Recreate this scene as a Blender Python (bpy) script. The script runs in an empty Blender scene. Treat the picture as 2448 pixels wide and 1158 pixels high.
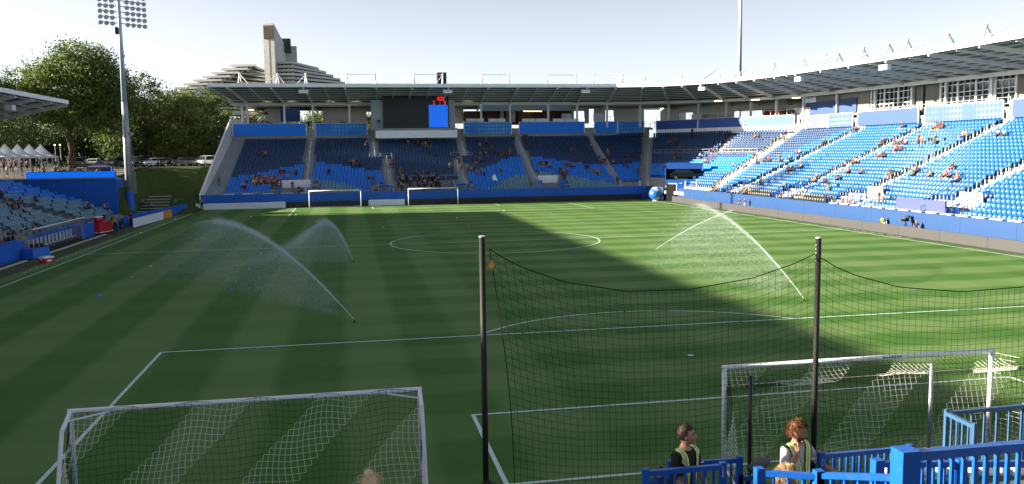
import bpy, bmesh, math, random
import numpy as np
from mathutils import Vector, Matrix, noise
random.seed(7)
R_ = math.radians
scene = bpy.context.scene
COL = scene.collection

# ------------------------------------------------------------------ camera
CAM = np.array([-12.6125, -19.1756, 7.809])
YAW, PIT, ROL, FPX = 0.18824, -0.10486, -0.01312, 2049.64      # fitted to the pitch lines
_F = np.array([math.sin(YAW)*math.cos(PIT), math.cos(YAW)*math.cos(PIT), math.sin(PIT)])
_R0 = np.array([math.cos(YAW), -math.sin(YAW), 0.0]); _U0 = np.cross(_R0, _F)
_R = math.cos(ROL)*_R0 + math.sin(ROL)*_U0; _U = -math.sin(ROL)*_R0 + math.cos(ROL)*_U0
cd = bpy.data.cameras.new('camera'); cam = bpy.data.objects.new('camera', cd); COL.objects.link(cam)
cam.matrix_world = Matrix(((_R[0], _U[0], -_F[0], CAM[0]), (_R[1], _U[1], -_F[1], CAM[1]), (_R[2], _U[2], -_F[2], CAM[2]), (0, 0, 0, 1)))
cd.sensor_fit = 'HORIZONTAL'; cd.sensor_width = 36.0; cd.lens = FPX/2448*36.0
cd.clip_start = 0.1; cd.clip_end = 4000
scene.camera = cam
def ray(u, v): return _F + _R*(u-1224)/FPX - _U*(v-579)/FPX
def onZ(u, v, z=0.0): d = ray(u, v); return Vector(CAM + d*(z-CAM[2])/d[2])
def onY(u, v, y): d = ray(u, v); return Vector(CAM + d*(y-CAM[1])/d[1])
def onX(u, v, x): d = ray(u, v); return Vector(CAM + d*(x-CAM[0])/d[0])

# ------------------------------------------------------------------ sky, sun, exposure
SUN_AZ, SUN_EL = R_(12.0), R_(15.1)            # sun stands low to the left and a little beyond the far stand
w = bpy.data.worlds.new('World'); scene.world = w; w.use_nodes = True
nt = w.node_tree; bg = nt.nodes['Background']
sky = nt.nodes.new('ShaderNodeTexSky'); sky.sky_type = 'NISHITA'; sky.sun_disc = False
sky.sun_elevation = SUN_EL; sky.sun_rotation = R_(-(90-12.0))
sky.air_density = 0.40; sky.dust_density = 0.8; sky.ozone_density = 1.0; sky.altitude = 50
hs = nt.nodes.new('ShaderNodeHueSaturation'); hs.inputs['Saturation'].default_value = 0.34      # thin summer haze bleaches the sky
nt.links.new(sky.outputs[0], hs.inputs['Color']); nt.links.new(hs.outputs[0], bg.inputs[0]); bg.inputs[1].default_value = 0.05
sd = bpy.data.lights.new('sun', 'SUN'); sun = bpy.data.objects.new('sun', sd); COL.objects.link(sun)
sd.energy = 5.0; sd.angle = R_(0.6); sd.color = (1.0, 0.86, 0.64)
_to = Vector((-math.cos(SUN_AZ)*math.cos(SUN_EL), math.sin(SUN_AZ)*math.cos(SUN_EL), math.sin(SUN_EL)))
sun.rotation_euler = _to.to_track_quat('Z', 'Y').to_euler()
sun.location = _to*300
vs = scene.view_settings; vs.view_transform = 'Standard'; vs.look = 'None'; vs.gamma = 1; vs.use_curve_mapping = False
vs.exposure = 2.45

# ------------------------------------------------------------------ helpers
def lin(h):
    h = h.lstrip('#'); c = [int(h[i:i+2], 16)/255 for i in (0, 2, 4)]
    return tuple(x/12.92 if x <= .04045 else ((x+.055)/1.055)**2.4 for x in c)
MATS = {}
def mat(name, col, rough=.6, var=.15, scale=2.0, bump=0.0, metal=0.0, emit=0.0, ecol=None, spec=.4, bscale=None, alpha=None, dirt=0.0):
    if name in MATS: return MATS[name]
    if isinstance(col, str): col = lin(col)
    m = bpy.data.materials.new(name); m.use_nodes = True; t = m.node_tree; b = t.nodes['Principled BSDF']
    b.inputs['Roughness'].default_value = rough; b.inputs['Metallic'].default_value = metal
    b.inputs['Specular IOR Level'].default_value = spec
    tc = t.nodes.new('ShaderNodeTexCoord')
    if var > 0:
        n = t.nodes.new('ShaderNodeTexNoise'); n.inputs['Scale'].default_value = scale; n.inputs['Detail'].default_value = 5; n.inputs['Roughness'].default_value = .65
        t.links.new(tc.outputs['Object'], n.inputs['Vector'])
        r = t.nodes.new('ShaderNodeMapRange'); r.inputs[1].default_value = .25; r.inputs[2].default_value = .75
        r.inputs[3].default_value = 1-var; r.inputs[4].default_value = 1+var
        t.links.new(n.outputs['Fac'], r.inputs[0])
        x = t.nodes.new('ShaderNodeMix'); x.data_type = 'RGBA'; x.blend_type = 'MULTIPLY'; x.inputs[0].default_value = 1
        x.inputs[6].default_value = (*col, 1); t.links.new(r.outputs[0], x.inputs[7])
        out = x.outputs[2]
        if dirt > 0:
            n3 = t.nodes.new('ShaderNodeTexNoise'); n3.inputs['Scale'].default_value = scale*3.3; n3.inputs['Detail'].default_value = 8
            t.links.new(tc.outputs['Object'], n3.inputs['Vector'])
            r3 = t.nodes.new('ShaderNodeMapRange'); r3.inputs[1].default_value = .52; r3.inputs[2].default_value = .8; r3.inputs[4].default_value = dirt
            t.links.new(n3.outputs['Fac'], r3.inputs[0])
            x3 = t.nodes.new('ShaderNodeMix'); x3.data_type = 'RGBA'; x3.inputs[7].default_value = (.09, .075, .055, 1)
            t.links.new(r3.outputs[0], x3.inputs[0]); t.links.new(out, x3.inputs[6]); out = x3.outputs[2]
        t.links.new(out, b.inputs['Base Color'])
    else:
        b.inputs['Base Color'].default_value = (*col, 1)
    if bump > 0:
        n2 = t.nodes.new('ShaderNodeTexNoise'); n2.inputs['Scale'].default_value = bscale or scale*8; n2.inputs['Detail'].default_value = 6
        t.links.new(tc.outputs['Object'], n2.inputs['Vector'])
        bp = t.nodes.new('ShaderNodeBump'); bp.inputs['Strength'].default_value = bump; bp.inputs['Distance'].default_value = .05
        t.links.new(n2.outputs['Fac'], bp.inputs['Height']); t.links.new(bp.outputs[0], b.inputs['Normal'])
    if emit > 0:
        b.inputs['Emission Color'].default_value = (*(ecol or col), 1); b.inputs['Emission Strength'].default_value = emit
    if alpha is not None: b.inputs['Alpha'].default_value = alpha
    MATS[name] = m
    return m

class MB:
    """collects shapes, build() links them as ONE mesh object"""
    def __init__(s): s.v = []; s.f = []; s.m = []
    def add(s, vs, fs, mi=0):
        o = len(s.v); s.v += [tuple(p) for p in vs]; s.f += [tuple(i+o for i in f) for f in fs]; s.m += [mi]*len(fs); return s
    def quad(s, a, b, c, d, mi=0): return s.add((a, b, c, d), ((0, 1, 2, 3),), mi)
    def box(s, x0, y0, z0, x1, y1, z1, mi=0):
        x0, x1 = min(x0, x1), max(x0, x1); y0, y1 = min(y0, y1), max(y0, y1); z0, z1 = min(z0, z1), max(z0, z1)
        return s.add([(x, y, z) for z in (z0, z1) for x, y in ((x0, y0), (x1, y0), (x1, y1), (x0, y1))],
                     ((3, 2, 1, 0), (4, 5, 6, 7), (0, 1, 5, 4), (1, 2, 6, 5), (2, 3, 7, 6), (3, 0, 4, 7)), mi)
    def beam(s, p, q, w, h, mi=0, up=(0, 0, 1)):
        p, q = Vector(p), Vector(q); d = (q-p).normalized(); sd_ = d.cross(Vector(up))
        if sd_.length < 1e-4: sd_ = d.cross(Vector((1, 0, 0)))
        sd_.normalize(); u_ = sd_.cross(d)
        a, b = sd_*w/2, u_*h/2
        return s.add([p-a-b, p+a-b, p+a+b, p-a+b, q-a-b, q+a-b, q+a+b, q-a+b],
                     ((3, 2, 1, 0), (4, 5, 6, 7), (0, 1, 5, 4), (1, 2, 6, 5), (2, 3, 7, 6), (3, 0, 4, 7)), mi)
    def tube(s, p, q, r0, r1=None, n=8, mi=0, cap=True):
        p, q = Vector(p), Vector(q); r1 = r0 if r1 is None else r1
        d = (q-p).normalized(); a = d.cross(Vector((0, 0, 1)))
        if a.length < 1e-3: a = d.cross(Vector((1, 0, 0)))
        a.normalize(); b = d.cross(a)
        vs = []
        for c, r in ((p, r0), (q, r1)):
            vs += [c+(a*math.cos(2*math.pi*i/n)+b*math.sin(2*math.pi*i/n))*r for i in range(n)]
        fs = [(i, (i+1) % n, n+(i+1) % n, n+i) for i in range(n)]
        if cap: fs += [tuple(reversed(range(n))), tuple(range(n, 2*n))]
        return s.add(vs, fs, mi)
    def path(s, pts, r, n=6, mi=0):
        for a, b in zip(pts[:-1], pts[1:]): s.tube(a, b, r, r, n, mi)
        return s
    def prism(s, pl, z0, z1, mi=0):
        n = len(pl)
        zz0 = z0 if isinstance(z0, (list, tuple)) else [z0]*n; zz1 = z1 if isinstance(z1, (list, tuple)) else [z1]*n
        return s.add([(p[0], p[1], a) for p, a in zip(pl, zz0)]+[(p[0], p[1], a) for p, a in zip(pl, zz1)],
                     [tuple(reversed(range(n))), tuple(range(n, 2*n))]+[(i, (i+1) % n, n+(i+1) % n, n+i) for i in range(n)], mi)
    def ball(s, c, r, n=8, k=5, mi=0, sx=1, sy=1, sz=1):
        c = Vector(c); vs = [c+Vector((0, 0, r*sz))]
        for j in range(1, k):
            a = math.pi*j/k
            vs += [c+Vector((r*sx*math.sin(a)*math.cos(2*math.pi*i/n), r*sy*math.sin(a)*math.sin(2*math.pi*i/n), r*sz*math.cos(a))) for i in range(n)]
        vs.append(c-Vector((0, 0, r*sz))); fs = []
        for i in range(n):
            fs.append((0, 1+i, 1+(i+1) % n))
            for j in range(k-2): fs.append((1+j*n+i, 1+(j+1)*n+i, 1+(j+1)*n+(i+1) % n, 1+j*n+(i+1) % n))
            fs.append((len(vs)-1, 1+(k-2)*n+(i+1) % n, 1+(k-2)*n+i))
        return s.add(vs, fs, mi)
    def mesh(s, name, mats, smooth=False):
        me = bpy.data.meshes.new(name); me.from_pydata(s.v, [], s.f)
        for m in (mats if isinstance(mats, (list, tuple)) else [mats]): me.materials.append(m)
        me.polygons.foreach_set('material_index', s.m)
        if smooth: me.polygons.foreach_set('use_smooth', [True]*len(s.f))
        me.update(); return me
    def build(s, name, mats, parent=None, smooth=False):
        return link(name, s.mesh(name, mats, smooth), parent)
def link(name, me, parent=None, loc=None, rz=None):
    o = bpy.data.objects.new(name, me); COL.objects.link(o)
    if parent: o.parent = parent
    if loc is not None: o.location = loc
    if rz is not None: o.rotation_euler = (0, 0, rz)
    return o
def tag(o, label, cat, group=None, kind=None):
    o['label'] = label
    if cat: o['category'] = cat
    if group: o['group'] = group
    if kind: o['kind'] = kind
    return o
def thing(name, label, cat, loc=(0, 0, 0), rz=0, group=None):
    o = bpy.data.objects.new(name, None); COL.objects.link(o); o.location = loc; o.rotation_euler = (0, 0, rz); o.empty_display_size = .2
    return tag(o, label, cat, group)
def struct(o): o['kind'] = 'structure'; return o
def dup(root, loc, rz=None, label=None, group=None):
    r = root.copy(); COL.objects.link(r); r.location = loc
    if rz is not None: r.rotation_euler = (0, 0, rz)
    if label: r['label'] = label
    if group: r['group'] = group
    for ch in root.children:
        c = ch.copy(); COL.objects.link(c); c.parent = r
        for g in ch.children:
            d = g.copy(); COL.objects.link(d); d.parent = c
    return r

L, W = 109.77, 33.56                      # pitch length and half width

# ------------------------------------------------------------------ materials
M = dict(
    white=mat('white_paint', '#d9dde2', .45, .06, 1.0, dirt=.12), steel=mat('galvanised_steel', '#8f969c', .45, .15, 3, metal=.5),
    conc=mat('concrete', '#8d8f90', .85, .18, 1.5, bump=.15, dirt=.25), conc_l=mat('pale_concrete', '#b3b3ae', .8, .12, 1.2, dirt=.2),
    tread=mat('grey_aluminium_tread', '#8b97a3', .5, .15, 1.5, dirt=.2), navy=mat('navy_plastic', '#1c3c66', .33, .28, 2.5),
    blue=mat('blue_plastic', '#1374dc', .33, .25, 2.5), skyb=mat('azure_plastic', '#1b5490', .30, .28, 2.5), pale=mat('pale_blue_plastic', '#5f8aa2', .36, .28, 2.5),
    black=mat('black_plastic', '#23262a', .4, .12, 1), wall_b=mat('blue_wall_paint', '#0e5cc0', .5, .08, .6, dirt=.08),
    wall_r=mat('sunlit_blue_wall_paint', '#113768', .5, .06, .6, dirt=.08),  # same paint as wall_b, darkened because this copy stands in full sun
    led_k=mat('dark_led_board', '#1a1d21', .5, .15, 8), led_g=mat('grey_led_board', '#303136', .6, .10, 8),
    rail_b=mat('blue_railing_paint', '#084c9f', .38, .18, 3, dirt=.28), rail_w=mat('pale_railing', '#b9c4cf', .35, .1, 3, metal=.2),
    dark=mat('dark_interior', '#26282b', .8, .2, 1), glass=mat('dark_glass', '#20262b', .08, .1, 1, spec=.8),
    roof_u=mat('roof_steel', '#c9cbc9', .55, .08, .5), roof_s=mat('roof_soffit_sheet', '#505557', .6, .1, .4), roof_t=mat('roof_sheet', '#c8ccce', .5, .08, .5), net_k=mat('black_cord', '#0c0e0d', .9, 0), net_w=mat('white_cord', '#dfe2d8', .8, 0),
    skin=mat('skin', '#986f5c', .55, .1, 6), skin2=mat('tan_skin', '#775443', .55, .1, 6), hair=mat('brown_hair', '#22160f', .6, .3, 30), hair2=mat('blond_hair', '#c2a988', .6, .3, 30),
    rubber=mat('rubber', '#15161a', .8, .1, 4), red=mat('red_plastic', '#a81e26', .45, .12, 2), orange=mat('orange_plastic', '#d98a2b', .5, .1, 2),
    yellow=mat('hi_vis_yellow', '#c8e23a', .6, .08, 5), reflect=mat('grey_reflective_tape', '#9aa0a0', .3, .08, 5), bark=mat('bark', '#4a3f35', .9, .3, 2.5, bump=.5),
)
# ------------------------------------------------------------------ ground
def sstep(x, a, b):
    t = max(0.0, min(1.0, (x-a)/(b-a))); return t*t*(3-2*t)
def height(x, y):
    base = 6.1*max(sstep(y, 146, 158), sstep(-x, 66, 76)*sstep(y, 60, 75))
    if x < -33.0 and y > 100.6:
        a = 0.5*sstep(y, 101, 107)+5.6*sstep(y, 108, 127)
        b = 5.1+1.0*sstep(y, 101, 118)
        k = sstep(-x, 39.8, 43.0)
        base = max(base, a*(1-k)+b*k)
        base += .12*noise.noise(Vector((x*.2, y*.2, 0)))*sstep(y, 104, 110)
    return base-.03
def axis(parts):
    out = []
    for a, b, st in parts:
        n = max(1, round((b-a)/st)); out += [a+(b-a)*i/n for i in range(n)]
    return out+[parts[-1][1]]
gx = axis([(-2500, -300, 550), (-300, -120, 30), (-120, -33, 1.45), (-33, 90, 8), (90, 300, 42), (300, 2500, 550)])
gy = axis([(-400, -40, 90), (-40, 96, 8), (96, 164, 1.3), (164, 300, 17), (300, 3000, 450)])
nx, ny = len(gx), len(gy)
verts = [(x, y, height(x, y)) for y in gy for x in gx]
faces = [(j*nx+i, j*nx+i+1, (j+1)*nx+i+1, (j+1)*nx+i) for j in range(ny-1) for i in range(nx-1)]
me = bpy.data.meshes.new('ground'); me.from_pydata(verts, [], faces); me.polygons.foreach_set('use_smooth', [True]*len(faces))
mg = bpy.data.materials.new('rough_grass'); mg.use_nodes = True; t = mg.node_tree; b = t.nodes['Principled BSDF']; b.inputs['Roughness'].default_value = .95; b.inputs['Specular IOR Level'].default_value = .1
tc = t.nodes.new('ShaderNodeTexCoord'); n1 = t.nodes.new('ShaderNodeTexNoise'); n1.inputs['Scale'].default_value = .25; n1.inputs['Detail'].default_value = 8; n1.inputs['Roughness'].default_value = .7
cr = t.nodes.new('ShaderNodeValToRGB'); e = cr.color_ramp.elements; e[0].position = .3; e[0].color = (.028, .062, .014, 1); e[1].position = .72; e[1].color = (.12, .085, .042, 1)
e2 = cr.color_ramp.elements.new(.55); e2.color = (.055, .088, .022, 1)
n2 = t.nodes.new('ShaderNodeTexNoise'); n2.inputs['Scale'].default_value = 9; n2.inputs['Detail'].default_value = 6
bp = t.nodes.new('ShaderNodeBump'); bp.inputs['Strength'].default_value = .8; bp.inputs['Distance'].default_value = .12
t.links.new(tc.outputs['Object'], n1.inputs['Vector']); t.links.new(tc.outputs['Object'], n2.inputs['Vector'])
t.links.new(n1.outputs[0], cr.inputs[0]); t.links.new(cr.outputs[0], b.inputs['Base Color']); t.links.new(n2.outputs[0], bp.inputs['Height']); t.links.new(bp.outputs[0], b.inputs['Normal'])
me.materials.append(mg)
struct(link('ground', me))

# pitch turf with the mowing pattern
mp = bpy.data.materials.new('mown_turf'); mp.use_nodes = True; t = mp.node_tree; N = t.nodes; Lk = t.links.new
b = N['Principled BSDF']; b.inputs['Roughness'].default_value = .85; b.inputs['Specular IOR Level'].default_value = .25
tc = N.new('ShaderNodeTexCoord'); sx = N.new('ShaderNodeSeparateXYZ')
nz = N.new('ShaderNodeTexNoise'); nz.inputs['Scale'].default_value = .6; nz.inputs['Detail'].default_value = 4
Lk(tc.outputs['Object'], nz.inputs['Vector'])
def mth(op, a, bb=None, c=None):
    m = N.new('ShaderNodeMath'); m.operation = op
    for i, q in enumerate((a, bb, c)):
        if q is None: continue
        if isinstance(q, (int, float)): m.inputs[i].default_value = q
        else: Lk(q, m.inputs[i])
    return m.outputs[0]
Lk(tc.outputs['Object'], sx.inputs[0])
wob = mth('MULTIPLY', mth('SUBTRACT', nz.outputs['Fac'], .5), .5)
def stripes(o, per, ph):
    s_ = mth('SINE', mth('MULTIPLY', mth('ADD', mth('ADD', o, wob), ph), 2*math.pi/per))
    return mth('MULTIPLY', mth('ADD', mth('MULTIPLY', mth('MAXIMUM', mth('MINIMUM', mth('MULTIPLY', s_, 3.0), 1.0), -1.0), .5), .5), 1.0)
sy_ = stripes(sx.outputs['Y'], 4.70, 1.315)
sx_ = stripes(sx.outputs['X'], 4.70, 17.625)
mr_ = N.new('ShaderNodeMapRange'); mr_.interpolation_type = 'SMOOTHSTEP'; mr_.inputs[1].default_value = -17; mr_.inputs[2].default_value = 2; Lk(sx.outputs['X'], mr_.inputs[0])
wy_ = mth('ADD', mth('MULTIPLY', mr_.outputs[0], .38), .08); wx_ = mth('SUBTRACT', .44, mth('MULTIPLY', mr_.outputs[0], .30))
mixf = mth('ADD', mth('MULTIPLY', sy_, wy_), mth('MULTIPLY', sx_, wx_))
nf = N.new('ShaderNodeTexNoise'); nf.inputs['Scale'].default_value = 22; nf.inputs['Detail'].default_value = 9; nf.inputs['Roughness'].default_value = .75
Lk(tc.outputs['Object'], nf.inputs['Vector'])
nl = N.new('ShaderNodeTexNoise'); nl.inputs['Scale'].default_value = .09; nl.inputs['Detail'].default_value = 5; Lk(tc.outputs['Object'], nl.inputs['Vector'])
fac = mth('ADD', mth('ADD', mixf, mth('MULTIPLY', mth('SUBTRACT', nf.outputs['Fac'], .5), .85)), mth('MULTIPLY', mth('SUBTRACT', nl.outputs['Fac'], .4), .5))
cr = N.new('ShaderNodeValToRGB'); e = cr.color_ramp.elements; e[0].position = 0; e[0].color = (.028, .106, .006, 1); e[1].position = 1; e[1].color = (.134, .212, .074, 1)
Lk(fac, cr.inputs[0]); Lk(cr.outputs[0], b.inputs['Base Color'])
bp = N.new('ShaderNodeBump'); bp.inputs['Strength'].default_value = .35; bp.inputs['Distance'].default_value = .03; Lk(nf.outputs['Fac'], bp.inputs['Height']); Lk(bp.outputs[0], b.inputs['Normal'])
MATS['turf'] = mp
pitch = struct(MB().quad((-39.3, -8.2, .004), (35.6, -8.2, .004), (35.6, 111.6, .004), (-39.3, 111.6, .004)).build('pitch', mp))
# narrow artificial strip beside the touchlines
strip_m = mat('touchline_strip', (.034, .055, .022), .95, .3, 3, bump=.2)
for x0, x1 in ((-39.2, -W-1.5), (W+.75, 35.5)):
    MB().quad((x0, -8, .009), (x1, -8, .009), (x1, 111.5, .009), (x0, 111.5, .009)).build('strip', strip_m, pitch)
line_m = mat('line_paint', '#b9cfcf', .8, .22, 9)
def pline(x0, y0, x1, y1, w_=.12, z=.016, m=None):
    d = Vector((x1-x0, y1-y0)).normalized(); n = Vector((-d.y, d.x))*w_/2
    MB().quad((x0-n.x, y0-n.y, z), (x1-n.x, y1-n.y, z), (x1+n.x, y1+n.y, z), (x0+n.x, y0+n.y, z)).build('line', m or line_m, pitch)
def parc(cx, cy, r, a0, a1, n=48, w_=.12, z=.021):
    m = MB(); k = []
    for i in range(n+1):
        a = a0+(a1-a0)*i/n; k += [(cx+(r-w_/2)*math.cos(a), cy+(r-w_/2)*math.sin(a), z), (cx+(r+w_/2)*math.cos(a), cy+(r+w_/2)*math.sin(a), z)]
    m.add(k, [(2*i, 2*i+1, 2*i+3, 2*i+2) for i in range(n)]).build('line', line_m, pitch)
for x in (-W, W): pline(x, 0, x, L, z=.017)
for y in (0, L, L/2): pline(-W, y, W, y)
for s_, y0 in ((1, 0), (-1, L)):
    for hw, dp in ((20.16, 16.5), (9.16, 5.5)):
        pline(-hw, y0, -hw, y0+s_*dp, z=.018); pline(hw, y0, hw, y0+s_*dp, z=.018); pline(-hw-.06, y0+s_*dp, hw+.06, y0+s_*dp, z=.022)
    a = math.acos(5.5/9.15)
    c_ = math.pi/2 if s_ > 0 else -math.pi/2
    parc(0, y0+s_*11, 9.15, c_-a, c_+a)
    MB().add([(.13*math.cos(i*math.pi/6), y0+s_*11+.13*math.sin(i*math.pi/6), .02) for i in range(12)], [tuple(range(12))]).build('penalty_spot', line_m, pitch)
parc(0, L/2, 9.15, 0, 2*math.pi, 96)
# dashed technical-area lines
for i in range(26):
    y = 44+i*1.15
    if y < 76: pline(-W-1.0, y, -W-1.0, y+.75, .08)
for i in range(9): pline(W+1.0, 46+i*1.3, W+1.0, 46.8+i*1.3, .08)
# pale concrete kerbs beside the benches
for y0, y1 in ((44, 51.5), (54.6, 73.5)):
    struct(MB().box(-37.0, y0, 0, -36.75, y1, .07).build('kerb', M['conc_l']))
carpark = struct(MB().prism([(-120, 127.5), (-30, 127.5), (-30, 150), (-120, 150)], 6.02, 6.13).build('car_park', mat('asphalt', (.05, .05, .052), .9, .2, 1)))
# ------------------------------------------------------------------ bowl of the far, corner and side stands
ROWS, DEP, RISE, Z0, D0 = 25, .80, .358, 1.50, .95       # row 0 tread starts D0 behind the wall line
def P0(d): return Vector((-33.7+.09*d, 112.5+d, 0))
def P1(d): return Vector((31.0, 112.5+d, 0))
def P2(d): return Vector((34.5+.38*d, 112.5+.97*d, 0))
def P3(d): return Vector((36.5+d, 94.0+.58*d, 0))
def P4(d): return Vector((36.5+d, 18.0, 0))
SEG = {'A': (P0, P1), 'B': (P1, P2), 'C': (P2, P3), 'D': (P3, P4)}
def rowd(i): return D0+DEP*i
def rowz(i): return Z0+RISE*i
far = thing('screen_end_stand', 'long shaded grandstand with navy and blue seats around the video screen', 'grandstand')
corner = thing('corner_stand', 'angled corner grandstand block with a car parked below its seats', 'grandstand')
side = thing('sunlit_stand', '', 'grandstand')
side['label'] = 'sunlit grandstand full of bright blue seats rising behind the grey perimeter boards'
OWNER = {'A': far, 'B': far, 'C': corner, 'D': side}

# stepped treads: one part per row and block
def step(owner, seg, i):
    a, b_ = SEG[seg]; d0, d1 = rowd(i), rowd(i)+DEP; z = rowz(i)
    p, q, r, s_ = a(d0), b_(d0), b_(d1+.01), a(d1+.01)
    MB().prism([p, q, r, s_], z-RISE-.12, z).build('step', M['conc'], owner)
for seg in 'ABCD':
    for i in range(ROWS): step(OWNER[seg], seg, i)

# aisles: (segment, world line front->back given by its plan direction), width
def seg_axis(seg, d):
    a, b_ = SEG[seg]; p, q = a(d), b_(d); return p, (q-p)
AIS_A = [(-31.6, -29.4, 2.4, 0, 25), (-18.85, -18.45, 1.25, 0, 25), (-6.15, -6.15, 1.35, 0, 15), (-8.0, -8.0, 1.3, 15, 25), (5.7, 5.7, 1.35, 0, 15), (7.1, 7.1, 1.3, 15, 25), (17.3, 17.3, 1.25, 0, 25)]
AIS_A[0] = (-32.35, -30.75, 2.6, 0, 25)
AIS_D = [(88.6, 1.2), (75.0, 1.2), (61.9, 1.2), (48.3, 1.2), (35, 1.2)]
tread_m, rail_w = M['tread'], M['rail_w']
def stairs(owner, pts, width, along):
    """pts: list of (pos, z) per row; along: unit vector of the row"""
    for k, (p, z, nrm) in enumerate(pts):
        m = MB()
        a = along*width/2; back = nrm
        for h, d0, d1 in ((RISE/2, .0, .40),):
            q = [p-a+back*d0-back*.40, p+a+back*d0-back*.40, p+a+back*(d1-.40), p-a+back*(d1-.40)]
            m.prism(q, z-RISE*.98, z-RISE/2)
        q = [p-a-back*.003, p+a-back*.003, p+a+back*(DEP-.41), p-a+back*(DEP-.41)]
        m.prism(q, z-.1, z+.012)
        m.build('stair_tread', tread_m, owner)
def handrail(owner, p, q, m=None, h=.95, n=2, r=.028):
    m_ = MB(); p, q = Vector(p), Vector(q)
    m_.tube(p+Vector((0, 0, h)), q+Vector((0, 0, h)), r, n=6)
    for i in range(n+1):
        c = p.lerp(q, i/n); m_.tube(c, c+Vector((0, 0, h)), r, n=6)
    m_.build('handrail', m or rail_w, owner)
X_, Y_ = Vector((1, 0, 0)), Vector((0, 1, 0))
def aisle_A(xf, xb, wd, r0, r1, rails=True):
    pts = [(Vector((xf+(xb-xf)*i/24, 112.5+rowd(i), 0)), rowz(i), Y_) for i in range(r0, r1)]
    stairs(far, pts, wd, X_)
    if rails:
        for i in range(r0, r1-2, 3):
            a, b_ = pts[i-r0], pts[min(i-r0+2, len(pts)-1)]
            handrail(far, (a[0].x, a[0].y+.3, a[1]), (b_[0].x, b_[0].y+.3, b_[1]))
for k, a in enumerate(AIS_A): aisle_A(*a, rails=k > 0)
for y, wd in AIS_D:
    pts = [(Vector((36.5+rowd(i), y, 0)), rowz(i), X_) for i in range(ROWS)]
    stairs(side, pts, wd, Y_)
    for i in range(6, ROWS-2, 3):
        handrail(side, (36.8+rowd(i), y, rowz(i)), (36.8+rowd(i+1), y, rowz(i+1)), M['rail_w'], n=1)
def aisle_line(owner, P, wd, r0=0, rails=True, side_=0, al=None):
    pts = []
    for i in range(r0, ROWS):
        p = P(rowd(i)); n = (P(rowd(i)+1)-p).normalized(); pts.append((p, rowz(i), n))
    n = pts[0][2]; al = al or Vector((n.y, -n.x, 0))
    stairs(owner, pts, wd, al)
    if rails:
        for i in range(0, len(pts)-2, 3): handrail(owner, pts[i][0]+Vector((0, 0, pts[i][1])), pts[i+2][0]+Vector((0, 0, pts[i+2][1])))
aisle_line(far, P1, 1.25, al=X_); aisle_line(corner, P2, 1.6, 2); aisle_line(side, P3, 1.7, 1)

# ------------------------------------------------------------------ seats
def seat_mesh(name, m):
    """moulded shell seat: pan, curved back with a rolled top, short pedestal; faces -Y, 0.46 wide"""
    mb = MB(); wv = (-.22, -.11, .11, .22); bow = (.05, .0, .0, .05)
    prof = [(-.24, .40), (-.20, .45), (.02, .42), (.12, .46), (.18, .66), (.215, .78), (.25, .82), (.285, .78)]
    vs = []
    for j, (y, z) in enumerate(prof):
        for i, x in enumerate(wv):
            sc = .82 if j in (5,) else (.72 if j >= 6 else 1)
            vs.append((x*sc, y-(bow[i] if j >= 3 else 0), z+(bow[i]*.5 if j in (1, 2) else 0)))
    fs = [(j*4+i, j*4+i+1, (j+1)*4+i+1, (j+1)*4+i) for j in range(len(prof)-1) for i in range(3)]
    mb.add(vs, fs); mb.box(-.05, -.05, .0, .05, .16, .42)
    return mb.mesh(name, m, True)
SEATM = {k: seat_mesh('seat_'+k, M[k]) for k in ('navy', 'blue', 'skyb', 'pale', 'black')}
SEATS = {'far': [], 'corner': [], 'side': [], 'west': []}     # (dist, loc, rz, colour)
def sbound(x, i):
    """colour of the far-stand seat at plan x, row i (wave pattern of navy, blue and pale)"""
    def f(xs, v0, v1, x0, x1): return v0+(v1-v0)*(x-x0)/(x1-x0)
    v = 447-5.2*i
    if x < -18.5: nb = 411-23*sstep(x, -30, -19); pb = 446
    elif x < -7: nb = 384+18*sstep(x, -17, -8); pb = 421+26*sstep(x, -17, -8)
    elif x < 6.5: return 'navy'
    elif x < 17.3: nb = 410-33*sstep(x, 6.5, 16); pb = 452-36*sstep(x, 7, 16)
    elif x < 31: nb = 377+20*sstep(x, 18, 29); pb = 413+24*sstep(x, 18, 30)
    else: nb = 398-6*sstep(x, 31, 40); pb = 470
    return 'navy' if v < nb else ('blue' if v < pb else 'pale')
VOM_A = [(-20.4, 4.6, 4), (-6.9, 1.9, 3), (4.9, 1.9, 3), (19.3, 3.6, 4)]     # vomitory x, width, rows
PITCHW = .535
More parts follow.
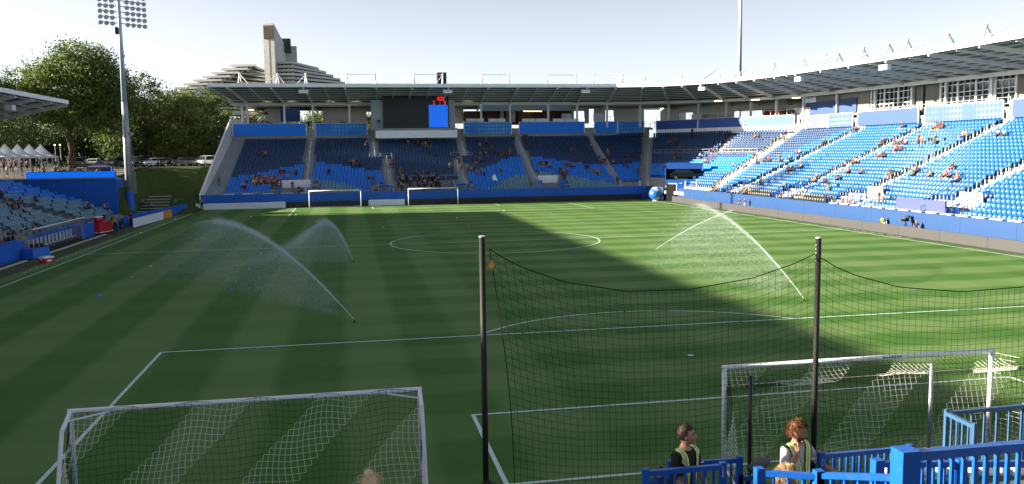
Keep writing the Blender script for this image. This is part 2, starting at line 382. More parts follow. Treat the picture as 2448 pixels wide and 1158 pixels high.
for i in range(ROWS):
    d = rowd(i); z = rowz(i); y = 112.5+d+.47
    x = -31.0+.07*d
    while x < 30.3:
        ok = True
        for xf, xb, wd, r0, r1 in AIS_A:
            if r0 <= i < r1 and abs(x-(xf+(xb-xf)*i/24)) < wd/2+.26: ok = False
        for vx, vw, vr in VOM_A:
            if i < vr+1 and abs(x-vx) < vw/2+1.3: ok = False
        if -5.4 < x < 4.9 and i < 5: ok = False           # standing terrace of the supporters
        if -7.3 < x < 6.4 and i > 22: ok = False           # below the screen
        if ok: SEATS['far'].append((Vector((x, y, z)), 0.0, sbound(x, i)))
        x += PITCHW
    # segment B
    p, q = P1(d+.47), P2(d+.47); ln = (q-p).length; n = int((ln-1.7)/PITCHW)
    rz = math.atan2((q-p).y, (q-p).x)
    for k in range(max(0, n)):
        c = p.lerp(q, (.9+k*PITCHW)/ln)
        if i < 3: continue
        SEATS['far'].append((Vector((c.x, c.y, z)), rz, sbound(c.x, i)))
    # corner block
    if i >= 2:
        p, q = P2(d+.47), P3(d+.47); ln = (q-p).length; n = int((ln-2.2)/PITCHW); rz = math.atan2((q-p).y, (q-p).x)
        for k in range(n):
            s_ = 1.1+k*PITCHW; c = p.lerp(q, s_/ln)
            if i < 9 and 5.6 < s_ < 12.6: continue                       # the car's ledge
            if i < 5 and s_ < 6: continue
            if i == 15: continue
            if i > 15 and abs(s_-ln*.62) < .8: continue
            col = 'navy' if i > 9+4.5*(s_/ln) else 'blue'
            if i < 7: col = 'blue' if s_ < ln*.5 else 'skyb'
            SEATS['corner'].append((Vector((c.x, c.y, z)), rz, col))
    # side stand
    y = P3(d+.47).y-1.2
    ylim = (36.5+d+13.1)/.918-19.2-7
    while y > ylim:
        ok = all(abs(y-ya) > .9 for ya, _ in AIS_D)
        if i < 4 and (abs(y-88.6) < 3 or abs(y-61.9) < 3.4 or abs(y-48.3) < 3.2 or abs(y-75) < 2.6): ok = False
        if i < 5 and 44.6 < y < 47.4: ok = False
        col = 'skyb'
        if y > 91+(24-i)*.45: col = 'navy'
        if i < 2 and 61 < y < 91: col = 'black'
        if ok: SEATS['side'].append((Vector((36.5+d+.47, y, z)), -math.pi/2, col))
        y -= PITCHW
def place_seats(key, owner, limit=300):
    lst = SEATS[key]; lst.sort(key=lambda s_: (s_[0]-Vector(CAM)).length +(500 if key == 'side' and s_[0].y < (s_[0].x+12.6)/.918-19.0 else 0))
    near, rest = lst[:limit], lst[limit:]
    for loc, rz, c in near:
        link('seat', SEATM[c], owner, loc, rz)
    bycol = {}
    vv = []; ff = []; mm = []; keys = ['navy', 'blue', 'skyb', 'pale', 'black']; o = 0
    src = SEATM['navy']; bv = np.array([v_.co[:] for v_ in src.vertices]); bf = [tuple(p.vertices) for p in src.polygons]
    V_ = []
    for loc, rz, c in rest:
        c_, s_ = math.cos(rz), math.sin(rz)
        rot = np.array(((c_, s_, 0), (-s_, c_, 0), (0, 0, 1)))
        V_.append(bv@rot+np.array(loc)); ff += [tuple(k+o for k in f) for f in bf]; mm += [keys.index(c)]*len(bf); o += len(bv)
    if not rest: return
    me = bpy.data.meshes.new('seats'); me.from_pydata(np.concatenate(V_).tolist(), [], ff)
    for k in keys: me.materials.append(M[k])
    me.polygons.foreach_set('material_index', mm); me.polygons.foreach_set('use_smooth', [True]*len(ff)); me.update()
    o_ = link('seats', me, owner); o_['kind'] = 'stuff'
place_seats('far', far); place_seats('corner', corner); place_seats('side', side)

# standing terrace of the supporters: bench boards
for i in range(5):
    for x0 in (-5.0, 0.0):
        MB().box(x0, 112.5+rowd(i)+.35, rowz(i)+.36, x0+4.85, 112.5+rowd(i)+.65, rowz(i)+.42).build('bench_board', M['tread'], far)
handrail(far, (-4.9, 117.6, rowz(5)), (4.8, 117.6, rowz(5)), n=5)

# ------------------------------------------------------------------ front walls and perimeter boards
def wallseg(owner, p, q, z0, z1, th, m, name='front_wall'):
    p, q = Vector(p), Vector(q); d = (q-p).normalized(); n = Vector((-d.y, d.x, 0))*th
    MB().prism([p, q, q+n, p+n], z0, z1).build(name, m, owner)
nseg = 12
for k in range(nseg):
    x0, x1 = -33.9+68.2*k/nseg, -33.9+68.2*(k+1)/nseg-.02
    wallseg(far, (x0, 112.5, 0), (x1, 112.5, 0), 0, 2.06, .18, M['wall_b'], 'wall_panel')
wallseg(corner, (34.3, 112.3, 0), (35.5, 107.4, 0), 0, 2.06, .18, M['wall_r'], 'wall_panel')
for k in range(13):
    y0, y1 = 103.6-6.1*k, 103.6-6.1*(k+1)+.02
    wallseg(side, (36.5, y0, 0), (36.5, y1, 0), 0, 2.05, .18, M['wall_r'], 'wall_panel')
# pitchside LED boards and white boards
def board(p, q, z1, m, label, group=None, th=.12, z0=.03):
    p, q = Vector(p), Vector(q); d = (q-p).normalized(); n = Vector((-d.y, d.x, 0))
    t_ = thing('advertising_board', label, 'board', p, 0, group); q = q-p; p = Vector((0, 0, 0))
    MB().prism([p, q, q+n*th, p+n*th], z0, z1).build('panel', m, t_)
    k = max(2, int(q.length/2.2))
    for i in range(k):
        c = p.lerp(q, (i+.5)/k)+n*th
        MB().beam(c+Vector((0, 0, z1*.9)), c+n*.5+Vector((0, 0, .02)), .05, .05).build('strut', M['steel'], t_)
wb = mat('white_board_face', '#d3dde9', .5, .06, 1.2, dirt=.06)
board((-34.3, 110.9, 0), (-21.7, 110.9, 0), .92, wb, 'long blank white advertising board at the foot of the shaded blue wall')
board((-9.6, 110.75, 0), (-4.25, 110.75, 0), .92, wb, 'shorter blank white advertising board between the two goals below the screen')
gk = 'dark LED boards along the goal line below the screen'
for x0, x1 in ((-21.6, -17.9), (-17.85, -13.7), (-13.65, -9.7)): board((x0, 110.95, 0), (x1, 110.95, 0), .86, M['led_k'], 'dark LED board behind the training goal beside the long white board', gk)
xs_ = [-4.15+(33.4+4.15)*i/9 for i in range(10)]
for x0, x1 in zip(xs_[:-1], xs_[1:]): board((x0, 110.95, 0), (x1-.03, 110.95, 0), .86, M['led_k'], 'dark LED board along the goal line from the fixed goal to the corner ball', gk)
ys_ = [102.6-5.4*i for i in range(16)]
for y0, y1 in zip(ys_[:-1], ys_[1:]): board((35.1, y0, 0), (35.1, y1+.03, 0), .88, M['led_g'], 'grey LED board along the sunlit touchline', 'grey LED boards along the sunlit touchline')
struct(MB().prism([(35.25, 18), (36.5, 18), (36.5, 104), (35.25, 104)], 0, .012).build('walkway', mat('blue_walkway', '#2a5c98', .7, .1, 1)))

# ------------------------------------------------------------------ fascia, concourse, columns
def cross_mat(name, base, light, sc):
    m = bpy.data.materials.new(name); m.use_nodes = True; t = m.node_tree; b = t.nodes['Principled BSDF']; b.inputs['Roughness'].default_value = .55
    tc = t.nodes.new('ShaderNodeTexCoord'); mp_ = t.nodes.new('ShaderNodeMapping'); mp_.inputs['Rotation'].default_value = (0, 0, R_(0)); mp_.inputs['Scale'].default_value = (sc, sc, sc)
    ck = t.nodes.new('ShaderNodeTexChecker'); ck.inputs['Scale'].default_value = 1; ck.inputs[1].default_value = (*lin(base), 1); ck.inputs[2].default_value = (*lin(light), 1)
    sp = t.nodes.new('ShaderNodeSeparateXYZ'); cb = t.nodes.new('ShaderNodeCombineXYZ')
    def mm(op, a, b2):
        n_ = t.nodes.new('ShaderNodeMath'); n_.operation = op
        for i_, q in enumerate((a, b2)):
            if isinstance(q, (int, float)): n_.inputs[i_].default_value = q
            else: t.links.new(q, n_.inputs[i_])
        return n_.outputs[0]
    t.links.new(tc.outputs['Object'], sp.inputs[0])
    h = mm('ADD', sp.outputs['X'], sp.outputs['Y']); v_ = sp.outputs['Z']
    t.links.new(mm('ADD', h, v_), cb.inputs[0]); t.links.new(mm('SUBTRACT', h, v_), cb.inputs[1])
    t.links.new(cb.outputs[0], mp_.inputs[0]); t.links.new(mp_.outputs[0], ck.inputs[0])
    gr = t.nodes.new('ShaderNodeTexNoise'); gr.inputs['Scale'].default_value = .25; t.links.new(tc.outputs['Object'], gr.inputs['Vector'])
    mr = t.nodes.new('ShaderNodeMapRange'); mr.inputs[1].default_value = .38; mr.inputs[2].default_value = .58; t.links.new(gr.outputs[0], mr.inputs[0])
    mx = t.nodes.new('ShaderNodeMix'); mx.data_type = 'RGBA'; mx.inputs[6].default_value = (*lin(base), 1); t.links.new(mr.outputs[0], mx.inputs[0]); t.links.new(ck.outputs[0], mx.inputs[7])
    t.links.new(mx.outputs[2], b.inputs['Base Color']); MATS[name] = m; return m
fas_b = mat('blue_banner', '#0d7cf0', .55, .05, 1); fas_x = cross_mat('patterned_blue_banner', '#0f6fd0', '#45a0e0', 1.6)
fas_s = mat('pale_blue_banner', '#2c4574', .55, .05, 1); fas_sx = cross_mat('patterned_pale_banner', '#304c7c', '#54698f', 1.6); fas_v = cross_mat('patterned_lilac_banner', '#4f5876', '#687089', 1.6)
fas_d = mat('royal_blue_banner', '#1c4d9f', .55, .05, 1)
ZF0, ZF1 = 11.05, 13.05
YF = 132.75
def fascia(owner, p, q, z0, z1, m, th=.14):
    p, q = Vector(p), Vector(q); d = (q-p).normalized(); n = Vector((-d.y, d.x, 0))*th
    f_ = MB().prism([p, q, q+n, p+n], z0, z1).build('fascia_panel', m, owner)
    b2 = MB()
    for c in (p, q): b2.box(c.x-.06, c.y-.08, z0-.05, c.x+.06, c.y+.06, z1+.02)
    b2.beam(p+Vector((0, 0, z1+.03)), q+Vector((0, 0, z1+.03)), .2, .06)
    b2.build('frame', M['white'], f_)
for a, b_, m in ((-31.3, -19.25, fas_b), (-17.75, -9.0, fas_x), (7.9, 16.5, fas_x), (17.9, 30.0, fas_b)): fascia(far, (a, YF, 0), (b_, YF, 0), ZF0, ZF1, m)
fascia(far, (31.9, YF, 0), (36.2, YF-.1, 0), ZF0, ZF1, fas_b); fascia(far, (36.3, YF-.1, 0), (41.3, YF-.2, 0), ZF0, ZF1, fas_x)
c0, c1 = Vector((43.3, 131.6, 0)), Vector((57.6, 107.6, 0))
for k in range(3): fascia(corner, c0.lerp(c1, k/3), c0.lerp(c1, (k+1)/3-.004), ZF0+.45, ZF1, fas_d)
wallseg(corner, c0, c1, ZF0-.6, ZF0+.44, .12, M['white'], 'fascia_base')
ZS0, ZS1 = 10.75, 12.62
for a, b_, m in ((103.0, 97.0, fas_v), (96.8, 90.6, fas_sx), (89.4, 76.5, fas_s), (75.2, 62.5, fas_sx), (61.2, 49.4, fas_s), (48.0, 36, fas_sx)):
    fascia(side, (57.0, a, 0), (57.0, b_, 0), ZS0, ZS1, m)
# concourse slabs
CON_Z = 12.0
MB().prism([(-31.4, 132.95), (42.5, 132.85), (46, 140.5), (-31.4, 140.5)], CON_Z-.3, CON_Z).build('concourse_floor', M['conc'], far)
MB().prism([(43.4, 132.0), (57.8, 107.6), (66, 110), (52, 138)], CON_Z-.3, CON_Z).build('concourse_floor', M['conc'], corner)
MB().prism([(57.2, 18), (65, 18), (65, 107), (57.2, 107)], CON_Z-.7, CON_Z-.4).build('concourse_floor', M['conc'], side)
# solid rear below the concourse so that no daylight leaks under the seats
MB().prism([(-31.4, 133.0), (42.5, 133.0), (42.5, 133.3), (-31.4, 133.3)], 0, CON_Z-.3).build('rear_blocking_wall', M['conc'], far)
MB().prism([c0+Vector((.4, .4, 0)), c1+Vector((.4, .4, 0)), c1+Vector((.9, .7, 0)), c0+Vector((.9, .7, 0))], 0, CON_Z-.3).build('rear_blocking_wall', M['conc'], corner)
MB().prism([(57.3, 18), (57.6, 18), (57.6, 107), (57.3, 107)], 0, CON_Z-.7).build('rear_blocking_wall', M['conc'], side)
# left flank parapet of the far stand
fl = MB(); a0, a1, b0_, b1_ = (-33.95, 112.45), (-31.7, 133.4), (-33.8, 112.45), (-31.55, 133.4)
fl.prism([a0, b0_, b1_, a1], [0, 0, 8.5, 8.5], [2.0, 2.0, 13.9, 13.9]); fl.build('flank_wall', M['white'], far)
MB().beam((-33.9, 112.6, 2.08), (-31.65, 133.3, 13.98), .22, .12).build('coping', M['white'], far)
wallseg(far, (-32.0, 134.2, 0), (-29.6, 134.2, 0), CON_Z-1, 13.9, .15, M['conc_l'], 'parapet')
# concourse railings
def railing(owner, p, q, h=1.0, m=None, gap=1.6, z=CON_Z, solid=None):
    p, q = Vector(p), Vector(q); n = max(1, round((q-p).length/gap)); mb = MB()
    for hh in (h, h*.55): mb.tube(p+Vector((0, 0, z+hh)), q+Vector((0, 0, z+hh)), .025, n=5)
    for i in range(n+1): c = p.lerp(q, i/n); mb.tube(c+Vector((0, 0, z)), c+Vector((0, 0, z+h)), .028, n=5)
    r = mb.build('railing', m or rail_w, owner)
    if solid: wallseg(r, p+Vector((0, 0, 0)), q, z+.1, z+h-.05, .02, solid, 'panel')
railing(far, (-31, 133.1, 0), (-19.4, 133.1, 0), 1.35); railing(far, (-17.6, 133.1, 0), (-9.1, 133.1, 0), 1.35); railing(far, (31.9, 133.0, 0), (41.2, 132.8, 0), 2.0)
railing(corner, c0+Vector((.2, .25, 0)), c1+Vector((.2, .25, 0)), 1.95, M['white'], 1.5)
railing(side, (57.4, 89, 0), (57.4, 62, 0), .95, M['rail_w'], 1.8)

# white corner/handrails along the mid-walkway of the corner block
q0, q1 = P2(rowd(15)+.1), P3(rowd(15)+.1)
railing(corner, q0.lerp(q1, .06), q0.lerp(q1, .56), .95, M['rail_w'], 1.5, rowz(15)); railing(corner, q0.lerp(q1, .66), q0.lerp(q1, .94), .95, M['rail_w'], 1.5, rowz(15))
for xx in ((-8.9, -7.2), (-7.0, -5.2), (4.6, 6.6), (6.8, 8.3)):
    railing(far, (xx[0], 112.5+rowd(15)+.05, 0), (xx[1], 112.5+rowd(15)+.05, 0), .95, M['rail_w'], 1.8, rowz(15))
# vomitories of the far stand
def vom(x, wd, rows, sign, name='vomitory'):
    t_ = M['wall_b']; y0 = 112.75; y1 = 112.5+rowd(rows)+.3; zt = rowz(rows)+.35
    v_ = MB()
    v_.box(x-wd/2-.1, y0, Z0-.3, x-wd/2, y1, zt); v_.box(x+wd/2, y0, Z0-.3, x+wd/2+.1, y1, zt); v_.box(x-wd/2, y1-.1, rowz(0), x+wd/2, y1, zt)
    o = v_.build(name, t_, far)
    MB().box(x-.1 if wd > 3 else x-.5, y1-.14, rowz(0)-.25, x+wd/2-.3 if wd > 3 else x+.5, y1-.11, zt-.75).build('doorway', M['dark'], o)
    if sign: MB().box(x-wd/2+.2, y1-.32, zt-.55, x+wd/2-.1, y1-.2, zt+.65).build('sign_panel', M['white'], o)
    railing(o, (x-wd/2-1.2, y0+.2, 0), (x-wd/2-.15, y0+.2, 0), 1.0, rail_w, 1, rowz(0)); railing(o, (x+wd/2+.15, y0+.2, 0), (x+wd/2+1.2, y0+.2, 0), 1.0, rail_w, 1, rowz(0))
    for sx_2 in (-1, 1):
        for i in range(rows+1):
            MB().box(x+sx_2*(wd/2+.15), 112.5+rowd(i)-.35, rowz(i)-.1, x+sx_2*(wd/2+1.25), 112.5+rowd(i)+.05, rowz(i)-RISE*.5+.18).build('stair_tread', tread_m, o)
        handrail(o, (x+sx_2*(wd/2+.1), 112.8, rowz(0)), (x+sx_2*(wd/2+.1), 112.5+rowd(rows), rowz(rows)), M['rail_w'])
for x, wd, rows in VOM_A: vom(x, wd, rows, wd > 3)
# ------------------------------------------------------------------ roof over far, corner and side stands
RE = [(-33.6, 122.0, 18.72), (-24, 122.0, 18.72), (0, 122, 18.72), (31.0, 121.6, 18.7), (37.6, 117.6, 18.52), (41.8, 110.8, 18.34), (44.0, 101.5, 18.05), (44.6, 92, 17.8), (44.7, 82, 17.6), (44.7, 59, 17.3), (44.7, 18, 17.2)]
RB = [(-30.2, 141, 15.75), (-22, 141, 15.75), (0, 141, 15.75), (33.5, 141, 15.75), (45.5, 138.6, 15.7), (56.5, 130, 15.6), (62.5, 119, 15.4), (64.3, 103, 15.3), (65, 84, 15.25), (65, 59, 15.1), (65, 18, 15.1)]
RE = [Vector(p) for p in RE]; RB = [Vector(p) for p in RB]
_len = [0.0]
for a, b_ in zip(RE[:-1], RE[1:]): _len.append(_len[-1]+(b_-a).length)
def rpt(s_, t_):
    s_ = max(0, min(_len[-1]-1e-6, s_))
    for k in range(len(RE)-1):
        if s_ <= _len[k+1]:
            f_ = (s_-_len[k])/(_len[k+1]-_len[k]); return RE[k].lerp(RE[k+1], f_).lerp(RB[k].lerp(RB[k+1], f_), t_)
def s_of_x(x): return x+33.6                 # along the straight far part
far_ribs = [onY(u, 203, 122).x for u in (541, 646, 724, 824, 899, 985, 1072, 1167, 1238, 1332, 1403)]
ribs = [0.15]+[s_of_x(x) for x in far_ribs]+[66.0, 70.5, 74.2, 78.0, 82.0, 86.5, 91.0, 96.0, 101.5, 107.0, 113.0, 119.0, 126, 133, 140, 148, 156, 166]
ribs = sorted(r for r in ribs if r < _len[-1])
def rowner(s_): return far if s_ < 68 else (corner if s_ < 90 else side)
def zo(p, dz): return p+Vector((0, 0, dz))
TC = .60                                    # column line, fraction of the roof depth
sub = []
for a, b_ in zip(ribs[:-1], ribs[1:]): sub.append((a, b_))
for a, b_ in sub:
    own = rowner((a+b_)/2)
    e0, e1, k0, k1 = rpt(a, 0), rpt(b_, 0), rpt(a, 1), rpt(b_, 1)
    m = MB(); th = .16
    m.add([e0, e1, k1, k0, zo(e0, th), zo(e1, th), zo(k1, th), zo(k0, th)], ((0, 1, 2, 3), (7, 6, 5, 4), (0, 4, 5, 1), (1, 5, 6, 2), (2, 6, 7, 3), (3, 7, 4, 0)), 0)
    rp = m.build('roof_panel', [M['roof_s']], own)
    for j in range(9):
        t_ = .07+.56*j/8 if j < 8 else .82
        MB().beam(zo(rpt(a, t_), -.075), zo(rpt(b_, t_), -.075), .11, .13).build('purlin', M['roof_u'], rp)
    MB().beam(zo(e0, -.02), zo(e1, -.02), .10, .56).build('edge_beam', M['white'], rp)
    # intermediate light rafter
    mid = (a+b_)/2
    if b_-a > 5: MB().beam(zo(rpt(mid, .02), -.32), zo(rpt(mid, .63), -.32), .10, .22).build('rafter', M['roof_u'], rp)
for k, s_ in enumerate(ribs):
    own = rowner(s_)
    MB().beam(zo(rpt(s_, 0.0), -.36), zo(rpt(s_, .99), -.40), .16, .42).build('rib', M['roof_u'], own)
    c = rpt(s_, TC if s_ < 68 else .665); zb = CON_Z if own is not side else CON_Z-.4
    if k > 0 and not (-7.8 < c.x < 7.2 and c.y > 120): MB().box(c.x-.16, c.y-.16, zb, c.x+.16, c.y+.16, c.z-.6).build('column', M['white'], own)
MB().box(-29.9, 133.3, CON_Z, -29.6, 133.6, 16.4).build('column', M['white'], far)
MB().beam((-29.6, 133.4, CON_Z), (-29.0, 133.5, 16.2), .14, .14).build('brace', M['white'], far)
# header beam along the columns
for a, b_ in sub: MB().beam(zo(rpt(a, TC), -.55), zo(rpt(b_, TC), -.55), .2, .5).build('header_beam', M['roof_u'], rowner((a+b_)/2))
# white masts and tie rods on top
def mast(s_, big=1.0, t_=.22):
    own = rowner(s_); p = rpt(s_, t_); nrm = (rpt(s_, 1)-rpt(s_, 0)).normalized(); al = (rpt(s_+.2, 0)-rpt(s_-.2, 0)).normalized()
    top = zo(p, 2.75*big); m = MB()
    m.tube(zo(p-nrm*.55-al*.25, .1), top, .13, .09, 8); m.tube(zo(p+nrm*1.6+al*.2, .0), top, .13, .09, 8); m.ball(top, .17, 8, 5)
    m.build('mast', M['white'], own, True); return top
def tie(own, a, b_, r=.05): MB().tube(a, b_, r, n=6).build('tie_rod', M['white'], own)
def strut_pair(ss):
    tops = [mast(s_) for s_ in ss]; own = rowner(ss[0])
    for a, b_ in zip(tops[:-1], tops[1:]): tie(own, a, b_)
    for i, s_ in enumerate(ss):
        for j in (-1, 1):
            k = i+j
            if 0 <= k < len(ss): tie(own, tops[i], zo(rpt(s_+(ss[k]-s_)*.38, .12), .15), .045)
def su(u, v=190): return s_of_x(onY(u, v, 126).x)
strut_pair([su(563), su(657), su(726)])
for a, b_ in ((826, 895), (990, 1058), (1150, 1213), (1303, 1370)): strut_pair([su(a), su(b_)])
strut_pair([su(1412), su(1474)])
for s_ in (71.0, 77.0):
    tp = mast(s_); tie(rowner(s_), tp, zo(rpt(s_+2.2, .1), .15), .045)
tp = mast(84.5, 1.2); tie(corner, tp, zo(rpt(81.6, .02), .15), .09); tie(corner, tp, zo(rpt(87.2, .1), .15), .06)
for a, b_ in ((91.0, 96.5), (103.0, 107.5), (110.0, 115.3), (120.2, 123.5), (130.0, 135.4), (141, 146)): strut_pair([a, b_]); tie(side, zo(rpt(a, .22), 2.75), zo(rpt(a-2.6, .03), .15), .07)
# floodlight boxes under the edge
def flood(s_, t_=.06):
    own = rowner(s_); p = zo(rpt(s_, t_), -.75); m = MB()
    al = (rpt(s_+.2, 0)-rpt(s_-.2, 0)).normalized(); nr = (rpt(s_, 1)-rpt(s_, 0)).normalized()
    m.beam(p-al*.75, p+al*.75, .55, .55); o = m.build('floodlight', M['white'], own)
    MB().beam(p-al*.68-nr*.29, p+al*.68-nr*.29, .03, .45).build('lens', mat('floodlight_glass', '#c9d2d8', .15, 0), o)
    MB().tube(p, zo(p, .7), .04, n=6).build('bracket', M['steel'], o)
for u in (724, 1070, 1397): flood(s_of_x(onY(u, 216, 123).x))
for s_ in (82.0, 106.2, 124.2): flood(s_)
# warm ceiling lamps in the concourse
lampm = mat('warm_lamp', '#fff0c8', .4, 0, emit=1.6, ecol=(1.0, .78, .42))
def clamp(own, p, d):
    o = MB().beam(Vector(p)-Vector(d)*.65, Vector(p)+Vector(d)*.65, .22, .12).build('ceiling_lamp', lampm, own); return o
for u, v in ((638, 250), (697, 250), (790, 250), (851, 250), (1119, 250)): clamp(far, onY(u, v, 134.3), (1, 0, 0))
clamp(far, onY(604, 263, 139.0), (1, 0, 0))
for u, v in ((1435, 249), (1525, 247), (1614, 245)): clamp(far if u < 1530 else corner, onY(u, v, 136.5), (1, 0, 0))
for u, v in ((1717, 242), (1806, 239), (1903, 234)):
    p = onZ(u, v, 15.9 if u < 1800 else 15.7); clamp(corner, p, (.6, -.8, 0))

# ------------------------------------------------------------------ concourse contents of the far and corner stands
cw = mat('concourse_wall', '#b4b6b3', .8, .06, .7, dirt=.08); brown = mat('brown_kiosk', '#4a3129', .7, .2, 2); dk = M['dark']
def panY(own, u0, v0, u1, v1, y, m, name, th=.15, par=None):
    a, b_ = onY(u0, v1, y), onY(u1, v0, y)
    return MB().box(a.x, y, a.z, b_.x, y+th, b_.z).build(name, m, par or own)
YB = 139.6
for u0, u1 in ((633, 680), (772, 876), (1076, 1108), (1420, 1447), (1467, 1540), (1600, 1640)): panY(far, u0, 258 if u0 < 900 else 252, u1, 296, YB, cw, 'back_wall')
for u0, u1 in ((1366, 1372), (1397, 1408)): panY(far, u0, 252, u1, 296, YB, cw, 'back_wall')
panY(far, 1110, 265, 1367, 300, YB, brown, 'back_wall')
panY(far, 1447, 252, 1467, 264, YB, cw, 'lintel'); panY(far, 1540, 252, 1600, 263, YB, cw, 'lintel'); panY(far, 1372, 250, 1397, 266, YB, cw, 'lintel')
panY(far, 555, 268, 640, 275, YB, cw, 'lintel')
for u0, u1 in ((555, 640), (718, 775)): panY(far, u0, 291, u1, 300, YB, M['conc_l'], 'parapet')
panY(far, 671, 259, 717, 291, 136.0, mat('blue_hoarding', '#08356f', .6, .05, 1), 'hoarding')
panY(far, 1149, 243, 1367, 266, 133.25, mat('grey_banner', '#7e8794', .6, .05, .6), 'hanging_banner')
for u0, u1 in ((1110, 1142), (1160, 1192), (1240, 1270), (1300, 1330)): panY(far, u0, 268, u1, 290, 138.2, brown, 'kiosk', 1.2)
for u0, u1 in ((1196, 1204), (1212, 1222), (1214, 1232)): panY(far, u0, 266, u1, 292, 138.6, M['conc_l'], 'pier', .3)
for u0, u1 in ((1115, 1137), (1138, 1157), (1168, 1187), (1188, 1208), (1249, 1279), (1281, 1311), (1322, 1351), (1352, 1383)): panY(far, u0, 284, u1, 291.3, 133.3, M['white'], 'counter', .5)
panY(far, 1344, 272, 1366, 291, 137.5, M['white'], 'fridge', .7); panY(far, 1421, 272, 1444, 291, 136.5, M['white'], 'cabinet', .7)
for i in range(18): MB().ball(onY(1252+i*2.5, 266.5, 136.9), .07, 6, 4).build('string_light', lampm, far)
# tables, bikes and clutter seen over the railing
for i in range(20):
    u = 1480+random.random()*160; p = onY(u, 287, 136+random.random()*2)
    m = MB(); h = .75+random.random()*.5; m.box(p.x-.35, p.y-.3, CON_Z+h-.05, p.x+.35, p.y+.3, CON_Z+h); m.tube((p.x, p.y, CON_Z), (p.x, p.y, CON_Z+h), .05)
    m.build('table', random.choice([M['dark'], M['steel'], M['white'], M['navy']]), far if u < 1545 else corner)
# corner concourse back wall along the diagonal, with window openings
d0, d1 = Vector((46.5, 138.0, 0)), Vector((63.2, 112.0, 0))
for f0, f1, z0, z1 in ((0, .14, 12, 16), (.24, .52, 12, 16), (.70, 1.0, 12, 16), (.14, .24, 14.6, 16), (.52, .70, 14.4, 16), (.52, .70, 12, 12.6)):
    wallseg(corner, d0.lerp(d1, f0), d0.lerp(d1, f1), z0, z1, .15, cw, 'back_wall')
for f0, f1, h in ((.26, .33, 2.2), (.36, .48, 1.6), (.74, .86, 2.4)):
    wallseg(corner, d0.lerp(d1, f0)+Vector((-1.2, -.9, 0)), d0.lerp(d1, f1)+Vector((-1.2, -.9, 0)), CON_Z, CON_Z+h, .4, {2.2: M['white'], 1.6: M['conc_l'], 2.4: mat('brick_red_booth', '#8c3227', .7, .1, 1)}[h], 'kiosk')
# football emblem on the concourse wall
eb = MB(); ec = d0.lerp(d1, .93)+Vector((-.9, -.6, 13.4)); ax = (d1-d0).normalized()
for i in range(10):
    a0_, a1_ = math.pi*i/10, math.pi*(i+1)/10
    eb.add([ec, ec+ax*1.1*math.cos(a0_)+Vector((0, 0, 1.1*math.sin(a0_))), ec+ax*1.1*math.cos(a1_)+Vector((0, 0, 1.1*math.sin(a1_)))], ((0, 1, 2),), 1 if i in (1, 2, 7, 8) else 0)
eb.build('ball_emblem', [M['white'], mat('emblem_navy', '#1f2f55', .6, 0)], corner)
wallseg(corner, (57.9, 107.4, 0), (57.9, 103.6, 0), ZF0-1.5, ZF1+1.0, .2, cw, 'end_wall')

# ------------------------------------------------------------------ video screen
scr = thing('video_screen', 'large dark video screen with a red digit clock above its lit blue corner', 'screen')
YS = 129.7
panY(scr, 888, 240, 918, 312, YS+.4, mat('ribbed_cladding', '#8f979e', .6, .05, 1), 'side_panel', .3); panY(scr, 1068, 240, 1087, 312, YS+.4, MATS['ribbed_cladding'], 'side_panel', .3)
for k in range(11):
    for u0, u1 in ((888, 918), (1068, 1087)): panY(scr, u0, 243+k*6.2, u1, 243.5+k*6.2, YS+.36, M['steel'], 'rib', .06)
panY(scr, 917, 230, 1072, 309, YS, mat('screen_black', '#1b2228', .5, .2, 6), 'screen', .4)
panY(scr, 1026, 251, 1070, 305, YS-.05, mat('screen_blue', '#052448', .5, 0, emit=1.0, ecol=(.001, .024, .145)), 'lit_area', .03)
panY(scr, 1031, 228, 1070, 251, YS-.08, mat('clock_black', '#0d0f12', .5, 0), 'clock', .05)
def digits(txt, u, v, hpx, col, par):
    """seven-segment characters as small lit bars"""
    SEGS = {'0': 'abcdef', '1': 'bc', '8': 'abcdefg', '2': 'abged', ':': ''}
    m = MB(); h = hpx/13.6; wd = h*.42; p = onY(u, v, YS-.12); x = p.x
    for ch in txt:
        if ch == ':':
            m.box(x, YS-.12, p.z+h*.3, x+.09, YS-.10, p.z+h*.42); m.box(x, YS-.12, p.z+h*.6, x+.09, YS-.10, p.z+h*.72); x += .14; continue
        t_ = h*.16
        B = {'a': (0, h-t_, wd, h), 'g': (0, h/2-t_/2, wd, h/2+t_/2), 'd': (0, 0, wd, t_), 'f': (0, h/2, t_, h), 'e': (0, 0, t_, h/2), 'b': (wd-t_, h/2, wd, h), 'c': (wd-t_, 0, wd, h/2)}
        for s_ in SEGS[ch]: a = B[s_]; m.box(x+a[0], YS-.12, p.z+a[1], x+a[2], YS-.10, p.z+a[3])
        x += wd*1.3
    m.build('digit_display', mat('red_led', '#ff2030', .5, 0, emit=.13, ecol=(1, .015, .06)), par)
digits('18:00', 1043, 240, 7.5, None, scr); digits('0', 1036, 249.5, 6.5, None, scr); digits('1', 1049.5, 249.5, 6.5, None, scr); digits('0', 1062.5, 249.5, 6.5, None, scr)
for u0 in (1035, 1048, 1060): panY(scr, u0, 241.0, u0+7, 242.2, YS-.1, M['steel'], 'caption', .02)
panY(scr, 898, 311, 1093, 331, 129.3, mat('white_apron', '#dde5ee', .6, .05, .6), 'apron', .2)
panY(scr, 897, 306, 1093, 312, 129.55, M['conc'], 'ledge', 3.2)
railing(scr, (onY(1068, 300, 129.6).x, 129.6, 0), (onY(1093, 300, 129.6).x, 129.6, 0), 1.1, rail_w, 1.0, 11.75)
